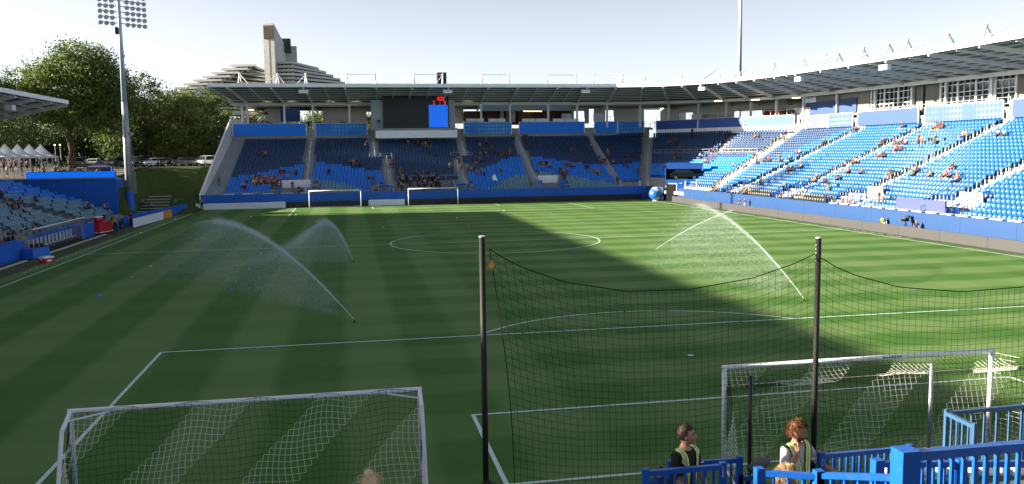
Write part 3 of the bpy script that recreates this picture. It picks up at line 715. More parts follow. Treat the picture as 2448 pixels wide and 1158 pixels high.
# vent stack visible beyond the roof
vs_ = thing('vent_stack', 'dark grey vent stack behind the white roof masts', 'stack', (0, 0, 0))
a = onY(1046, 200, 150); b_ = onY(1067, 175, 150); MB().box(a.x, 150, 6, b_.x, 152, b_.z).build('duct', M['dark'], vs_)
MB().box(a.x-.1, 149.9, b_.z-.01, b_.x+.1, 152.1, b_.z+.12).build('cap', M['steel'], vs_)

# ------------------------------------------------------------------ boxes above the side stand
def panX(own, u0, v0, u1, v1, x, m, name, th=.15, zz=None):
    """panel on the plane x=const; v0,v1 measured at u0"""
    a, b_ = onX(u0, v1, x), onX(u1, v1, x); zt = onX(u0, v0, x).z
    if zz: a.z, zt = zz
    return MB().box(x, a.y, a.z, x+th, b_.y, zt).build(name, m, own)
panX(side, 1926, 212, 2076, 298, 58.2, mat('sunlit_cladding', '#77736c', .7, .06, .8), 'box_wall', .2, (ZS1-.6, 16.1))
panX(side, 1926, 244, 2046, 283, 58.0, fas_s, 'banner', .1, (ZS1+.1, 14.75))
panX(side, 1924, 220, 1950, 243, 58.05, M['white'], 'white_panel', .06, (14.78, 15.6))
wl_ = mat('box_wall_grey', '#6d6b67', .75, .06, .8)
MB().box(60.2, 18, ZS1-.5, 60.4, 104, 15.6).build('back_wall', wl_, side)
def window_bay(y0, y1, cols, x=58.4, z0=12.3, z1=15.75, rows=(.0, .36, .52, .78, 1.0)):
    w_ = MB(); w_.box(x+.25, y0, z0, x+.5, y1, z1); bay = w_.build('window_bay', M['dark'], side)
    fr = MB(); n = len(cols)
    tot = sum(cols); y = y0; H = z1-z0
    for c in cols:
        yb = y+(y1-y0)*c/tot
        fr.box(x-.05, y-.14, z0, x+.25, y+.14, z1)
        for k in range(3):
            ya, yc = y+.12*(1 if y1 > y0 else -1)+(yb-y)*k/3*.97, y+(yb-y)*(k+1)/3*.97
            fr.box(x+.02, yc-.04, z0, x+.2, yc+.04, z1)
            for r0, r1 in zip(rows[:-1], rows[1:]):
                MB().box(x+.1, min(ya, yc)+.03, z0+H*r0+.05, x+.13, max(ya, yc)-.03, z0+H*r1-.03).build('pane', M['glass'], bay)
        y = yb
    fr.box(x-.05, y-.14, z0, x+.25, y+.14, z1)
    for r in rows: fr.box(x+.0, min(y0, y1), z0+H*r-.045, x+.22, max(y0, y1), z0+H*r+.045)
    fr.build('frame', M['white'], bay)
ya = [onX(u, 235, 58.4).y for u in (2083, 2182, 2248, 2428)]
window_bay(ya[0], ya[1], (1, 1, 1)); window_bay(ya[2], ya[3], (1, 1, 1, 1))
window_bay(ya[3]-3.2, ya[3]-16, (1, 1, 1, 1))
for u0, u1 in ((2046, 2079), (2184, 2206), (2212, 2244), (2430, 2447)):
    a, b_ = onX(u0, 240, 58.6).y, onX(u1, 240, 58.6).y
    MB().box(58.6, a, 12.0, 58.8, b_, 15.9).build('box_wall', wl_, side)
for k in range(9):                                   # camera and bench clutter on the box balcony
    y = 86-k*3.1; MB().box(57.8, y, CON_Z-.4, 58.1, y+1.2, CON_Z+.3).build('balcony_desk', M['steel'], side)
# ------------------------------------------------------------------ shaded stand on the left touchline
west = thing('roofed_low_stand', 'low roofed stand with pale blue seats behind the team bench', 'grandstand')
WR, WD, WRI, WZ, WX, WY0, WY1 = 13, .98, .315, .55, -41.2, 26.0, 98.6
W_AIS = [(81.8, 3.4), (64.5, 1.3)]
MB().box(-41.25, 26, -.2, -38.76, 97, .35).build('walkway', M['conc'], west)
def wview(x, y): return y > (-x-12.6)*2.73-19.2-4
for i in range(WR):
    x1 = WX-WD*i; MB().box(x1-WD-.01, WY0, WZ+WRI*i-.5, x1, WY1-.35*max(0, 4-i), WZ+WRI*i).build('step', M['conc'], west)
    for ya, wd in W_AIS:
        MB().box(x1-WD+.4, ya-wd/2, WZ+WRI*i-.1, x1+.004, ya+wd/2, WZ+WRI*i+.014).build('stair_tread', mat('worn_concrete_stair', '#6f6a63', .9, .2, 2), west)
    y = WY1-.8-.5*max(0, 5-i)
    while y > 40:
        if wview(x1, y) and all(abs(y-ya) > wd/2+.3 for ya, wd in W_AIS):
            lim = 6+2.5*math.sin(y*.16+1)
            col = 'pale' if i < lim else 'blue'
            if i < 3 and y < 55: col = 'blue'
            if (int(y/PITCHW)+i*4) % 11 and noise.noise(Vector((y*.9, i*3.1, 2))) > -.55: SEATS['west'].append((Vector((x1-.48, y, WZ+WRI*i)), math.pi/2, col))
        y -= PITCHW
place_seats('west', west)
MB().box(-38.75, WY0, 0, -38.55, 73.5, 1.35).build('front_wall', M['wall_b'], west)
MB().prism([(-38.3, 76), (-36.2, 96), (-36.35, 96), (-38.45, 76)], 0, 1.15).build('front_wall', M['wall_b'], west)
MB().prism([(-36.2, 96.02), (-34.9, 108), (-35.05, 108), (-36.35, 96.02)], 0, 1.15).build('front_wall', M['wall_b'], west)
# roof, run on unseen past the seats to shade the near turf
wr = MB(); we0, we1, wb0, wb1 = Vector((-48.4, -45, 15.0)), Vector((-48.4, 104, 15.0)), Vector((-67, -45, 11.0)), Vector((-67, 104, 11.0))
wr.add([we0, we1, wb1, wb0, zo(we0, .2), zo(we1, .2), zo(wb1, .2), zo(wb0, .2)], ((3, 2, 1, 0), (4, 5, 6, 7), (0, 1, 5, 4), (1, 2, 6, 5), (2, 3, 7, 6), (3, 0, 4, 7)))
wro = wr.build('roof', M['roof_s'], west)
MB().beam(zo(we0, .05), zo(we1, .05), .12, .5).build('edge_beam', M['white'], wro)
for j in range(9):
    f_ = .05+.11*j; MB().beam(zo(we0.lerp(wb0, f_), -.08), zo(we1.lerp(wb1, f_), -.08), .12, .14).build('purlin', M['roof_u'], wro)
for y in range(14, 106, 6):
    MB().beam((-48.5, y-.3, 14.7), (-66.9, y-.3, 10.75), .18, .5).build('rib', M['roof_u'], wro)
    MB().box(-61.2, y-.5, 3, -60.8, y-.1, 12).build('column', M['steel'], west)
for y in (79.5, 90, 60):
    o = MB().box(-51.2, y, 13.35, -50.4, y+1.3, 13.95).build('floodlight', M['white'], west); MB().tube((-50.8, y+.6, 13.9), (-50.8, y+.6, 14.4), .04).build('bracket', M['steel'], o)
MB().box(-66.98, -45, 0, -66.6, 104, 11.06).build('rear_blocking_wall', M['conc'], west)  # unseen wall added full height to stop sun passing under the roof
# blue retaining wall with the lit ribbon board
rw = thing('retaining_wall', 'tall dark blue retaining wall at the end of the low stand', 'wall', (-48, 100, 0))
for x0, x1 in ((-6.6, -2.6), (-2.57, 1.9), (1.93, 5.9)): MB().box(x0, 0, -.5, x1, .35, 5.02).build('wall_panel', M['wall_b'], rw)
MB().box(5.55, .36, -.5, 5.9, 3.4, 5.0).build('return_wall', M['wall_b'], rw)
MB().box(-6.7, -.15, 5.03, 5.95, .5, 5.2).build('coping', M['conc'], rw)
rib = thing('ribbon_board', 'glowing bright blue ribbon board on top of the blue retaining wall', 'screen', (-48, 99.85, 5.2))
led = mat('lit_blue_led', '#052a58', .5, 0, emit=1.0, ecol=(.0005, .026, .15))
for k in range(6):
    x0, x1 = -4.75+k*1.765, -4.75+(k+1)*1.765-.01; MB().box(x0, 0, .02, x1, .1, .78).build('panel', led, rib)
MB().box(-4.8, .11, 0, 5.9, .3, .8).build('frame', M['dark'], rib)
# dull railing on the terrace left of the ribbon board
rl = thing('terrace_railing', 'grey metal railing on the terrace beside the ribbon board', 'railing')
for k in range(7):
    x = -53-k*1.1; MB().beam((x, 99.9, 5.2), (x, 99.9, 6.25), .05, .05).build('post', M['steel'], rl)
    for j in range(7): MB().beam((x-.15*j, 99.9, 5.25), (x-.15*j, 99.9, 6.2), .02, .02).build('picket', M['steel'], rl)
for zz in (5.3, 6.25): MB().beam((-53, 99.9, zz), (-60.5, 99.9, zz), .05, .05).build('rail', M['steel'], rl)

# floodlight mast beside the stand
rust = mat('weathered_mast', '#9aa3ab', .5, .35, .9, metal=.3, dirt=.75)
mt = thing('floodlight_mast', 'tall weathered floodlight mast with rows of lamps and a blue base', 'floodlight', (-40.9, 101.6, .4))
MB().tube((0, 0, -.4), (0, 0, 2.9), .56, .55, 20).build('base_sleeve', M['wall_b'], mt)
MB().tube((0, 0, 2.9), (0, 0, 14.5), .50, .36, 20).build('lower_shaft', rust, mt, True)
MB().tube((0, 0, 14.5), (0, 0, 31.5), .34, .17, 20).build('upper_shaft', mat('mast_steel', '#9db0c4', .45, .12, 1, metal=.2), mt, True)
for dx, h in ((.62, 6.2), (.78, 5.4)): MB().box(dx-.06, -.1, 2.6, dx+.06, .1, h).build('cable_tray', M['steel'], mt)
lad = MB()
for k in range(22): lad.box(.40, -.62, 3.2+k*.3, .40+.36, -.58, 3.24+k*.3)
lad.box(.38, -.62, 3.0, .42, -.58, 9.8); lad.box(.74, -.62, 3.0, .78, -.58, 9.8); lad.build('ladder', M['steel'], mt)
bx_ = MB().box(.4, -.3, 10.2, .9, .2, 10.6).build('camera_bracket', M['steel'], mt)
MB().box(-.55, -.3, 23.2, -.2, .1, 24.1).build('ballast_box', M['dark'], mt)
ad = Vector((.80, .60, 0)); lm_ = mat('lamp_housing', '#6f7a86', .4, .15, 3, metal=.4); lg_ = mat('lamp_glass', '#aeb4ba', .2, .05, 1)
for r in range(7):
    z = 24.6+r*.72
    MB().beam(-ad*2.7+Vector((0, 0, z)), ad*3.3+Vector((0, 0, z)), .1, .1).build('crossarm', lm_, mt)
    for q in (-2.5, -1.75, -1.0, .95, 1.7, 2.45, 3.2):
        c = ad*q+Vector((.12, -.25, z-.12)); ln_ = MB(); fw = Vector((.45, -.75, -.45)).normalized()
        ln_.tube(c-fw*.22, c+fw*.12, .12, .31, 10); o = ln_.build('lamp', lm_, mt, True)
        MB().tube(c+fw*.11, c+fw*.13, .29, .29, 10).build('lens', lg_, o)
m2 = thing('light_pole', 'plain pale tall pole standing behind the corner roof', 'pole', (70, 153.4, 6))
MB().tube((0, 0, -1), (0, 0, 18), .50, .44, 16).build('lower_shaft', mat('pale_pole', '#aebdc4', .4, .06, 1), m2, True)
MB().tube((0, 0, 18), (0, 0, 40), .42, .33, 16).build('upper_shaft', MATS['pale_pole'], m2, True)
MB().tube((0, 0, 17.9), (0, 0, 18.15), .5, .5, 16).build('flange', M['steel'], m2, True)

# small bleacher beside the mast
bl = thing('small_bleacher', 'small grey bleacher on the slope beside the mast base', 'bleacher', (-38.4, 102.2, .2))
for i in range(6): MB().box(-1.9+i*.1, .2+i*.95, .2+i*.36, 1.7-i*.05, 1.15+i*.95, .3+i*.36).build('step', M['conc'], bl)

# dugout
dg = thing('team_dugout', 'curved clear team dugout with a row of pale seats and black legs', 'dugout', (-37.9, 54.8, 0))
gl = bpy.data.materials.new('clear_panel'); gl.use_nodes = True; t = gl.node_tree; b = t.nodes['Principled BSDF']
b.inputs['Base Color'].default_value = (.32, .35, .38, 1); b.inputs['Roughness'].default_value = .15; b.inputs['Alpha'].default_value = .38
prof = [(-.85, .1), (-.85, 1.0), (-.72, 1.55), (-.40, 1.95), (.1, 2.12), (.55, 2.15)]
NB = 9; DL = 13.6
for k in range(NB+1):
    y = DL*k/NB; rb_ = MB()
    for (xa, za), (xb, zb) in zip(prof[:-1], prof[1:]): rb_.beam((xa, y, za), (xb, y, zb), .06, .06)
    rb_.build('rib', M['steel'], dg)
    if k < NB:
        pm = MB(); y1 = DL*(k+1)/NB
        for (xa, za), (xb, zb) in zip(prof[:-1], prof[1:]): pm.quad((xa, y+.03, za), (xa, y1-.03, za), (xb, y1-.03, zb), (xb, y+.03, zb))
        pm.build('clear_panel', gl, dg)
for yy in (0, DL):
    e_ = MB(); e_.add([(x, yy, z) for x, z in prof]+[(.45, yy, .1)], [tuple(range(7))]); e_.build('end_panel', gl, dg)
MB().beam((.55, 0, 2.15), (.55, DL, 2.15), .08, .08).build('top_rail', M['white'], dg)
ds = MB().box(-.23, -.23, .42, .23, .2, .5).box(-.23, .16, .5, .23, .24, 1.15).mesh('bench_seat', mat('bench_seat_pale', '#a9b0b5', .4, .08, 2))
for k in range(13): link('seat', ds, dg, (-.25, .9+k*.98, 0), math.pi/2)
for k in range(13): MB().box(-.15, .75+k*.98, .05, .05, 1.1+k*.98, .42).build('seat_leg', M['black'], dg)
MB().box(.1, .3, .03, .35, DL-.3, .38).build('kick_board', M['black'], dg)
# blue side hoardings next to the dugout
for k, (y0, y1, lb) in enumerate(((69.2, 73.6, 'plain blue hoarding between the dugout and the red drinks cart'), (47.6, 54.3, 'plain blue hoarding behind the covered table'))):
    o = tag(MB().box(-37.95, y0, 0, -37.8, y1, 1.3).build('hoarding', M['wall_b']), lb, 'hoarding')
def cooler(name, loc, rz, label):
    t_ = thing(name, label, 'cooler', loc, rz); MB().box(-.45, -.25, .03, .45, .25, .38).build('body', M['red'], t_); MB().box(-.47, -.27, .38, .47, .27, .48).build('lid', M['white'], t_)
    for s_ in (-1, 1): MB().beam((s_*.47, -.1, .3), (s_*.47, .1, .3), .04, .06).build('handle', M['white'], t_)
    MB().box(-.18, -.262, .12, .18, -.252, .26).build('label', M['white'], t_)
cooler('ice_chest', onZ(112, 629), R_(62), 'red ice chest with a white lid on the turf by the touchline')
tb = thing('covered_table', 'small table under a floor length blue cloth near the dugout', 'table', onZ(88, 617), R_(70))
MB().box(-.9, -.4, .74, .9, .4, .78).build('top', M['wall_b'], tb)
cl = MB(); cl.prism([(-1.0, -.48), (1.0, -.48), (1.0, .48), (-1.0, .48)], .02, .02)
cl.add([(-1.02, -.5, .05), (1.02, -.5, .05), (1.02, .5, .05), (-1.02, .5, .05), (-.91, -.41, .785), (.91, -.41, .785), (.91, .41, .785), (-.91, .41, .785)], ((0, 1, 5, 4), (1, 2, 6, 5), (2, 3, 7, 6), (3, 0, 4, 7), (4, 5, 6, 7))); cl.build('cloth', M['wall_b'], tb)
for k in range(3): tag(MB().box(-.12, -.12, 0, .12, .12, .3).build('kit_bag', M['black']), 'black kit bag lying on the blue covered table', 'bag', 'bags on the covered table').matrix_world = Matrix.Translation(onZ(88, 617)+Vector((-.4+k*.3, .2+k*.25, .79)))
ct = thing('drinks_cart', 'red drinks cart on small wheels with two red coolers on top', 'cart', onZ(243, 560)+Vector((0, .3, 0)), R_(80))
MB().box(-1.5, -.45, .22, 1.5, .45, 1.25).build('body', M['red'], ct); MB().box(-1.55, -.5, .2, 1.55, .5, .26).build('frame', M['white'], ct)
for x in (-1.2, 1.2):
    for y in (-.4, .4): MB().tube((x, y-.04, .1), (x, y+.04, .1), .1, n=10).build('wheel', M['rubber'], ct)
for x in (-1.0, -.3): o = MB().tube((x, 0, 1.25), (x, 0, 1.75), .27, .30, 12).build('drink_cooler', M['red'], ct, True); MB().tube((x, 0, 1.75), (x, 0, 1.85), .31, .2, 12).build('lid', M['white'], o)
board((-35.9, 81.3, 0), (-35.2, 93.5, 0), 1.0, wb, 'blank white board on the shaded touchline below the low blue wall')
board((-35.15, 94.0, 0), (-34.95, 97.3, 0), 1.0, M['orange'], 'short orange board at the end of the white touchline board')

# dark sheet standing in for shade on the terrace behind the ribbon board
tx = [-76+i*1.1 for i in range(31)]; ty = [101.2+j*1.25 for j in range(20)]
tv_ = [(x, y, height(x, y)+.05) for y in ty for x in tx]; tf_ = [(j*31+i, j*31+i+1, (j+1)*31+i+1, (j+1)*31+i) for j in range(19) for i in range(30)]
me = bpy.data.meshes.new('terrace_shade'); me.from_pydata(tv_, [], tf_); me.materials.append(mat('terrace_shade', (.07, .068, .062), .9, .2, 1)); struct(link('terrace_shade', me))
# ------------------------------------------------------------------ trees
def leaf_mat(name, c0, c1):
    m = bpy.data.materials.new(name); m.use_nodes = True; t = m.node_tree; b = t.nodes['Principled BSDF']; b.inputs['Roughness'].default_value = .6; b.inputs['Specular IOR Level'].default_value = .25
    tc = t.nodes.new('ShaderNodeTexCoord'); n = t.nodes.new('ShaderNodeTexNoise'); n.inputs['Scale'].default_value = .9; n.inputs['Detail'].default_value = 5; n.inputs['Roughness'].default_value = .8
    cr = t.nodes.new('ShaderNodeValToRGB'); cr.color_ramp.elements[0].position = .3; cr.color_ramp.elements[1].position = .7
    cr.color_ramp.elements[0].color = (*c0, 1); cr.color_ramp.elements[1].color = (*c1, 1)
    t.links.new(tc.outputs['Object'], n.inputs['Vector']); t.links.new(n.outputs[0], cr.inputs[0]); t.links.new(cr.outputs[0], b.inputs['Base Color'])
    tr = t.nodes.new('ShaderNodeBsdfTranslucent'); mx = t.nodes.new('ShaderNodeMixShader'); mx.inputs[0].default_value = .35
    t.links.new(cr.outputs[0], tr.inputs[0]); t.links.new(b.outputs[0], mx.inputs[1]); t.links.new(tr.outputs[0], mx.inputs[2]); t.links.new(mx.outputs[0], t.nodes['Material Output'].inputs[0])
    return m
LM = [leaf_mat('leaf_dark', (.028, .055, .014), (.065, .105, .026)), leaf_mat('leaf_mid', (.050, .090, .020), (.125, .170, .040)), leaf_mat('leaf_light', (.075, .120, .028), (.165, .205, .060))]
def tree(name, label, loc, H, crown, nclump, nleaf, kind, seed, trunk_r=.5, leaf=.42, group=None, trunk_h=None):
    """crown: list of (dx, dy, dz, rx, ry, rz) lobes relative to loc"""
    rnd = random.Random(seed); t_ = thing(name, label, 'tree', loc, 0, group)
    th = trunk_h or H*.35
    tk = MB(); pts = [Vector((0, 0, -.8))]; n = 6
    for i in range(1, n+1): pts.append(Vector((rnd.uniform(-.15, .15)*i, rnd.uniform(-.15, .15)*i, th*i/n)))
    for i in range(n): tk.tube(pts[i], pts[i+1], trunk_r*(1.15-.55*i/n), trunk_r*(1.15-.55*(i+1)/n), 9, cap=False)
    for lb in crown:
        c = Vector(lb[:3]); mid = pts[-1].lerp(c, .5)+Vector((rnd.uniform(-.5, .5), rnd.uniform(-.5, .5), rnd.uniform(0, .6)))
        tk.tube(pts[-1-rnd.randint(0, 2)], mid, trunk_r*.42, trunk_r*.24, 7, cap=False); tk.tube(mid, c, trunk_r*.24, trunk_r*.08, 6, cap=False)
        for k in range(5):
            e_ = c+Vector((rnd.uniform(-1, 1)*lb[3], rnd.uniform(-1, 1)*lb[4], rnd.uniform(-.6, 1)*lb[5]))*.75
            tk.tube(c.lerp(mid, rnd.random()*.6), e_, trunk_r*.10, .02, 5, cap=False)
    tk.build('trunk', M['bark'], t_, True)
    V_ = []; tot = sum(l[3]*l[4]*l[5] for l in crown)
    for lb in crown:
        nc = max(6, int(nclump*(lb[3]*lb[4]*lb[5])**.8/sum((l[3]*l[4]*l[5])**.8 for l in crown)))
        for k in range(nc):
            d = Vector((rnd.gauss(0, 1), rnd.gauss(0, 1), rnd.gauss(0, 1))).normalized(); r = rnd.uniform(.45, 1.03)**.6
            c = Vector(lb[:3])+Vector((d.x*lb[3], d.y*lb[4], d.z*lb[5]))*r
            cr_ = rnd.uniform(.55, 1.35)*(lb[3]+lb[5])*.13+.35
            a = np.array([rnd.gauss(0, 1) for _ in range(nleaf*9)]).reshape(nleaf, 9)
            cen = np.array(c)+a[:, :3]*cr_*np.array((.62, .62, .42))
            n1 = a[:, 3:6]; n1 /= np.linalg.norm(n1, axis=1)[:, None]; n2 = np.cross(n1, a[:, 6:9]); n2 /= np.linalg.norm(n2, axis=1)[:, None]
            s_ = leaf*(.6+.8*np.abs(np.sin(a[:, 6:7]*7)))
            q = np.stack([cen-n1*s_*.5, cen+n2*s_*.28, cen+n1*s_*.5, cen-n2*s_*.28], 1); V_.append(q.reshape(-1, 3))
    A = np.concatenate(V_); nq = len(A)//4
    me = bpy.data.meshes.new('crown'); me.vertices.add(len(A)); me.vertices.foreach_set('co', A.ravel())
    me.loops.add(len(A)); me.loops.foreach_set('vertex_index', np.arange(len(A))); me.polygons.add(nq)
    me.polygons.foreach_set('loop_start', np.arange(0, len(A), 4)); me.polygons.foreach_set('loop_total', np.full(nq, 4)); me.materials.append(LM[kind]); me.update(calc_edges=True)
    link('crown', me, t_)
def gp(u, y): p = onY(u, 395, y); return Vector((p.x, y, height(p.x, y)))
p = gp(172, 128)
tree('broadleaf_tree', 'big spreading broadleaf tree with a bare straight trunk behind the white tents', p, 21,
     [(0, 0, 12.5, 6.0, 5.0, 5.0), (-4.2, 0, 12.0, 4.2, 4, 4.0), (1.8, 1, 16.0, 4.8, 4.5, 3.7), (4.8, 0, 12.5, 4.6, 4.5, 5.6), (-6.6, -1, 11.5, 2.4, 2.4, 3.2), (2.5, -2, 8.5, 4.8, 4, 2.7), (-3.2, -2, 9.0, 3.6, 3, 2.0), (6.2, 1, 9, 3.4, 3.5, 4.6)], 620, 76, 1, 11, .55, .35, trunk_h=8.0)
bk = 'dark trees beyond the car park'
for k, (u, y, H, rx, kind, lb) in enumerate((
    (290, 140, 17, 4.2, 0, 'dark broadleaf tree between the floodlight mast and the big spreading tree'),
    (352, 146, 16.5, 4.6, 0, 'dark leafy tree with a pointed top just past the floodlight mast'),
    (430, 142, 14.5, 5.2, 2, 'lighter yellowish green tree with a soft rounded crown by the stepped building'),
    (500, 148, 14.0, 4.6, 1, 'green rounded tree directly beside the outer stand staircase'),
    (22, 150, 18, 5.2, 0, 'dark conifer like tree behind the white tents'),
    (75, 158, 17, 5.5, 0, 'dark tree in the gap between the tents and the big tree'),
    (225, 158, 16.5, 6, 0, 'dark dense tree behind the big spreading tree trunk'),
    (300, 164, 14, 6, 0, 'dark low tree above the grey parked cars'),
    (390, 166, 13, 6, 0, 'dark low tree above the silver parked car'),
    (470, 168, 13, 6, 0, 'dark low tree above the last parked cars'),
    (-60, 150, 19, 6, 0, 'dark tall tree partly hidden by the low stand roof'),
    (-25, 126, 15, 5, 0, 'dark tree close behind the tent row'),
    (-20, 178, 19, 7, 0, 'dark tall tree far behind the first marquee'), (60, 182, 18, 7, 0, 'dark tall tree far behind the second marquee'), (130, 180, 17, 7, 0, 'dark tall tree far behind the last marquee'), (190, 186, 16, 7, 0, 'dark tall tree far behind the big spreading tree'),
    (600, 168, 11.5, 6, 1, 'green tree seen through the open concourse below the ceiling lamps'),
    (745, 170, 11.5, 6, 1, 'green tree seen behind the concourse column and blue hoarding'),
    (885, 168, 11.5, 4, 2, 'bright green tree glimpsed beside the video screen'),
    )):
    p = gp(u, y); h = H
    lobes = [(0, 0, h*.55, rx, rx, h*.30), (rx*.45, .5, h*.72, rx*.6, rx*.6, h*.2), (-rx*.45, -.5, h*.66, rx*.65, rx*.65, h*.22), (0.3, 0, h*.86, rx*.38, rx*.38, h*.15), (rx*.2, -.6, h*.30, rx*.9, rx*.8, h*.2), (-rx*.3, .4, h*.25, rx*.8, rx*.8, h*.16)]
    tree('broadleaf_tree' if kind else 'dark_tree', lb, p, h, lobes, 160 if u > 200 else 130, 62, kind, 30+k, .32, .38, bk if kind == 0 else None)
# dense hedge mass that closes the view under the trees

# ------------------------------------------------------------------ stepped pyramid building, far away
YP = 600.0
pc = mat('pyramid_concrete', '#b3b5b7', .85, .10, .12, dirt=.2); pg = mat('pyramid_glazing', '#332f2d', .5, .25, .3)
pyr = thing('stepped_building', 'grey concrete building of stepped floors with a tall slanted tower', 'building')
SC = (YP-CAM[1])/FPX
def px(cx, cy, y=YP): return onY(390+cx/5.034, 40+cy/5.034, y)      # pixel of the studied crop -> point
def slab(plan, z0, z1, m, name, par): return MB().prism(plan, z0, z1).build(name, m, par)
def floorset(par, tl, cn, rt, zt, fh, back):
    """tl, cn, rt: plan points left tip, corner, right end; parapet band over a recessed glazed band"""
    tl, cn, rt = [Vector((p.x, p.y, 0)) for p in (tl, cn, rt)]
    bl, br = tl+Vector((8, back, 0)), rt+Vector((0, back, 0))
    f_ = slab([tl, cn, rt, br, bl], zt-fh*.52, zt, pc, 'balcony_band', par)
    ins = lambda p_, dx, dy: Vector((p_.x+dx, p_.y+dy, 0))
    slab([ins(tl, 3.5, 3), ins(cn, 0, 3.2), ins(rt, 0, 3), br, bl], zt-fh*1.02, zt-fh*.53, pg, 'glazed_band', f_)
    n = 5
    for k in range(n):                                   # pale window units in the lit face
        c = tl.lerp(cn, (k+.6)/n)+Vector((1.2, 2.4, 0)); MB().box(c.x-.8, c.y, zt-fh*.95, c.x+.8, c.y+.5, zt-fh*.60).build('window', M['conc_l'], f_)
    return f_
dz = (45/5.034)*SC
fh = dz
for k in range(13):                                       # left wing: floors step out to the left going down
    cy = 588+44.5*k
    tlx, cnx = 808-112*k, 1120-104*k
    tl = px(tlx, cy, YP-4.5); cn = px(cnx, cy-6, YP-10); rt = px(1225, cy, YP+22); zt = px(1120, cy, YP).z
    if tlx < -700: break
    floorset(pyr, tl, cn, rt, zt, fh, 26)
for k in range(12):                                       # right wing: floors step out to the right going down
    cy = 540+47*k
    tl = px(1300, cy, YP-9.5); cn = px(1555, cy-2, YP-14); rt = px(1868+88*k, cy+40, YP+28); zt = px(1555, cy-2, YP-14).z
    floorset(pyr, tl, cn, rt, zt, fh*1.03, 24)
# tower with slanted top
a, b_, c = px(1197, 90, YP-16), px(1330, 78, YP-16), px(1500, 420, YP+20)
zt0 = px(1197, 90, YP-16).z; zt1 = px(1330, 78, YP-16).z; zbk = px(1500, 410, YP+20).z
x0, x1, x2 = px(1206, 300, YP-16).x, px(1338, 300, YP-16).x, px(1500, 450, YP+20).x
x0 = px(1206, 300, YP-13.6).x; zt0 = px(1197, 90, YP-13.6).z
MB().prism([(x0, YP-13.6), (x1, YP-16), (x2, YP+20), (x0+(x2-x1), YP+23)], 6, [zt0, zt1, zbk, zbk]).build('tower', mat('tower_concrete', '#b3b5b8', .85, .08, .1, dirt=.15), pyr)
tl_, tr_ = Vector((x0, YP-13.6, 0)), Vector((x1, YP-16, 0)); tn = Vector((tl_.y-tr_.y, tr_.x-tl_.x, 0)).normalized()*-1      # outward normal of the lit face
zlo, zhi = px(1270, 292, YP-5).z, px(1270, 132, YP-5).z
def face(f0, f1, za, zb, off, m, name):
    a_, b2 = tl_.lerp(tr_, f0), tl_.lerp(tr_, f1); MB().prism([a_, b2, b2+tn*off, a_+tn*off], za, zb).build(name, m, pyr)
face(.06, .96, zlo, zhi, .35, mat('louvre', '#6b655b', .8, .1, .3), 'louvre_panel')
for k in range(14): face(.08+k*.063, .10+k*.063, zlo+.2, zhi-.2, .7, mat('louvre_slat', '#857e72', .8, .1, .3), 'louvre_slat')
face(.50, .53, 20, zlo-.1, .12, mat('rust_streak', '#8a6a58', .9, .3, .2), 'service_joint')
q0 = px(1430, 330, YP+14); MB().box(q0.x, YP+10, q0.z-6, q0.x+6, YP+16, px(1440, 272, YP+14).z).build('roof_plant', pg, pyr)
q0 = px(1465, 380, YP+18); MB().box(q0.x, YP+16, q0.z-14, q0.x+8, YP+22, px(1470, 358, YP+18).z).build('roof_plant', pc, pyr)
an = px(1245, 85, YP-10); MB().tube((an.x, YP-10, an.z-1), (an.x, YP-10, px(1245, 0, YP-10).z), .16, .08, 6).build('antenna', M['steel'], pyr)
# fin-shaped stair walls on the left wing
f0, f1, f2 = px(425, 818, YP-30), px(360, 960, YP-30), px(470, 960, YP-30)
MB().add([f0, f1, f2, f0+Vector((1, 6, 0)), f1+Vector((0, 6, 0)), f2+Vector((0, 6, 0))], ((0, 1, 2), (5, 4, 3), (0, 3, 4, 1), (1, 4, 5, 2), (2, 5, 3, 0))).build('stair_fin', pc, pyr)

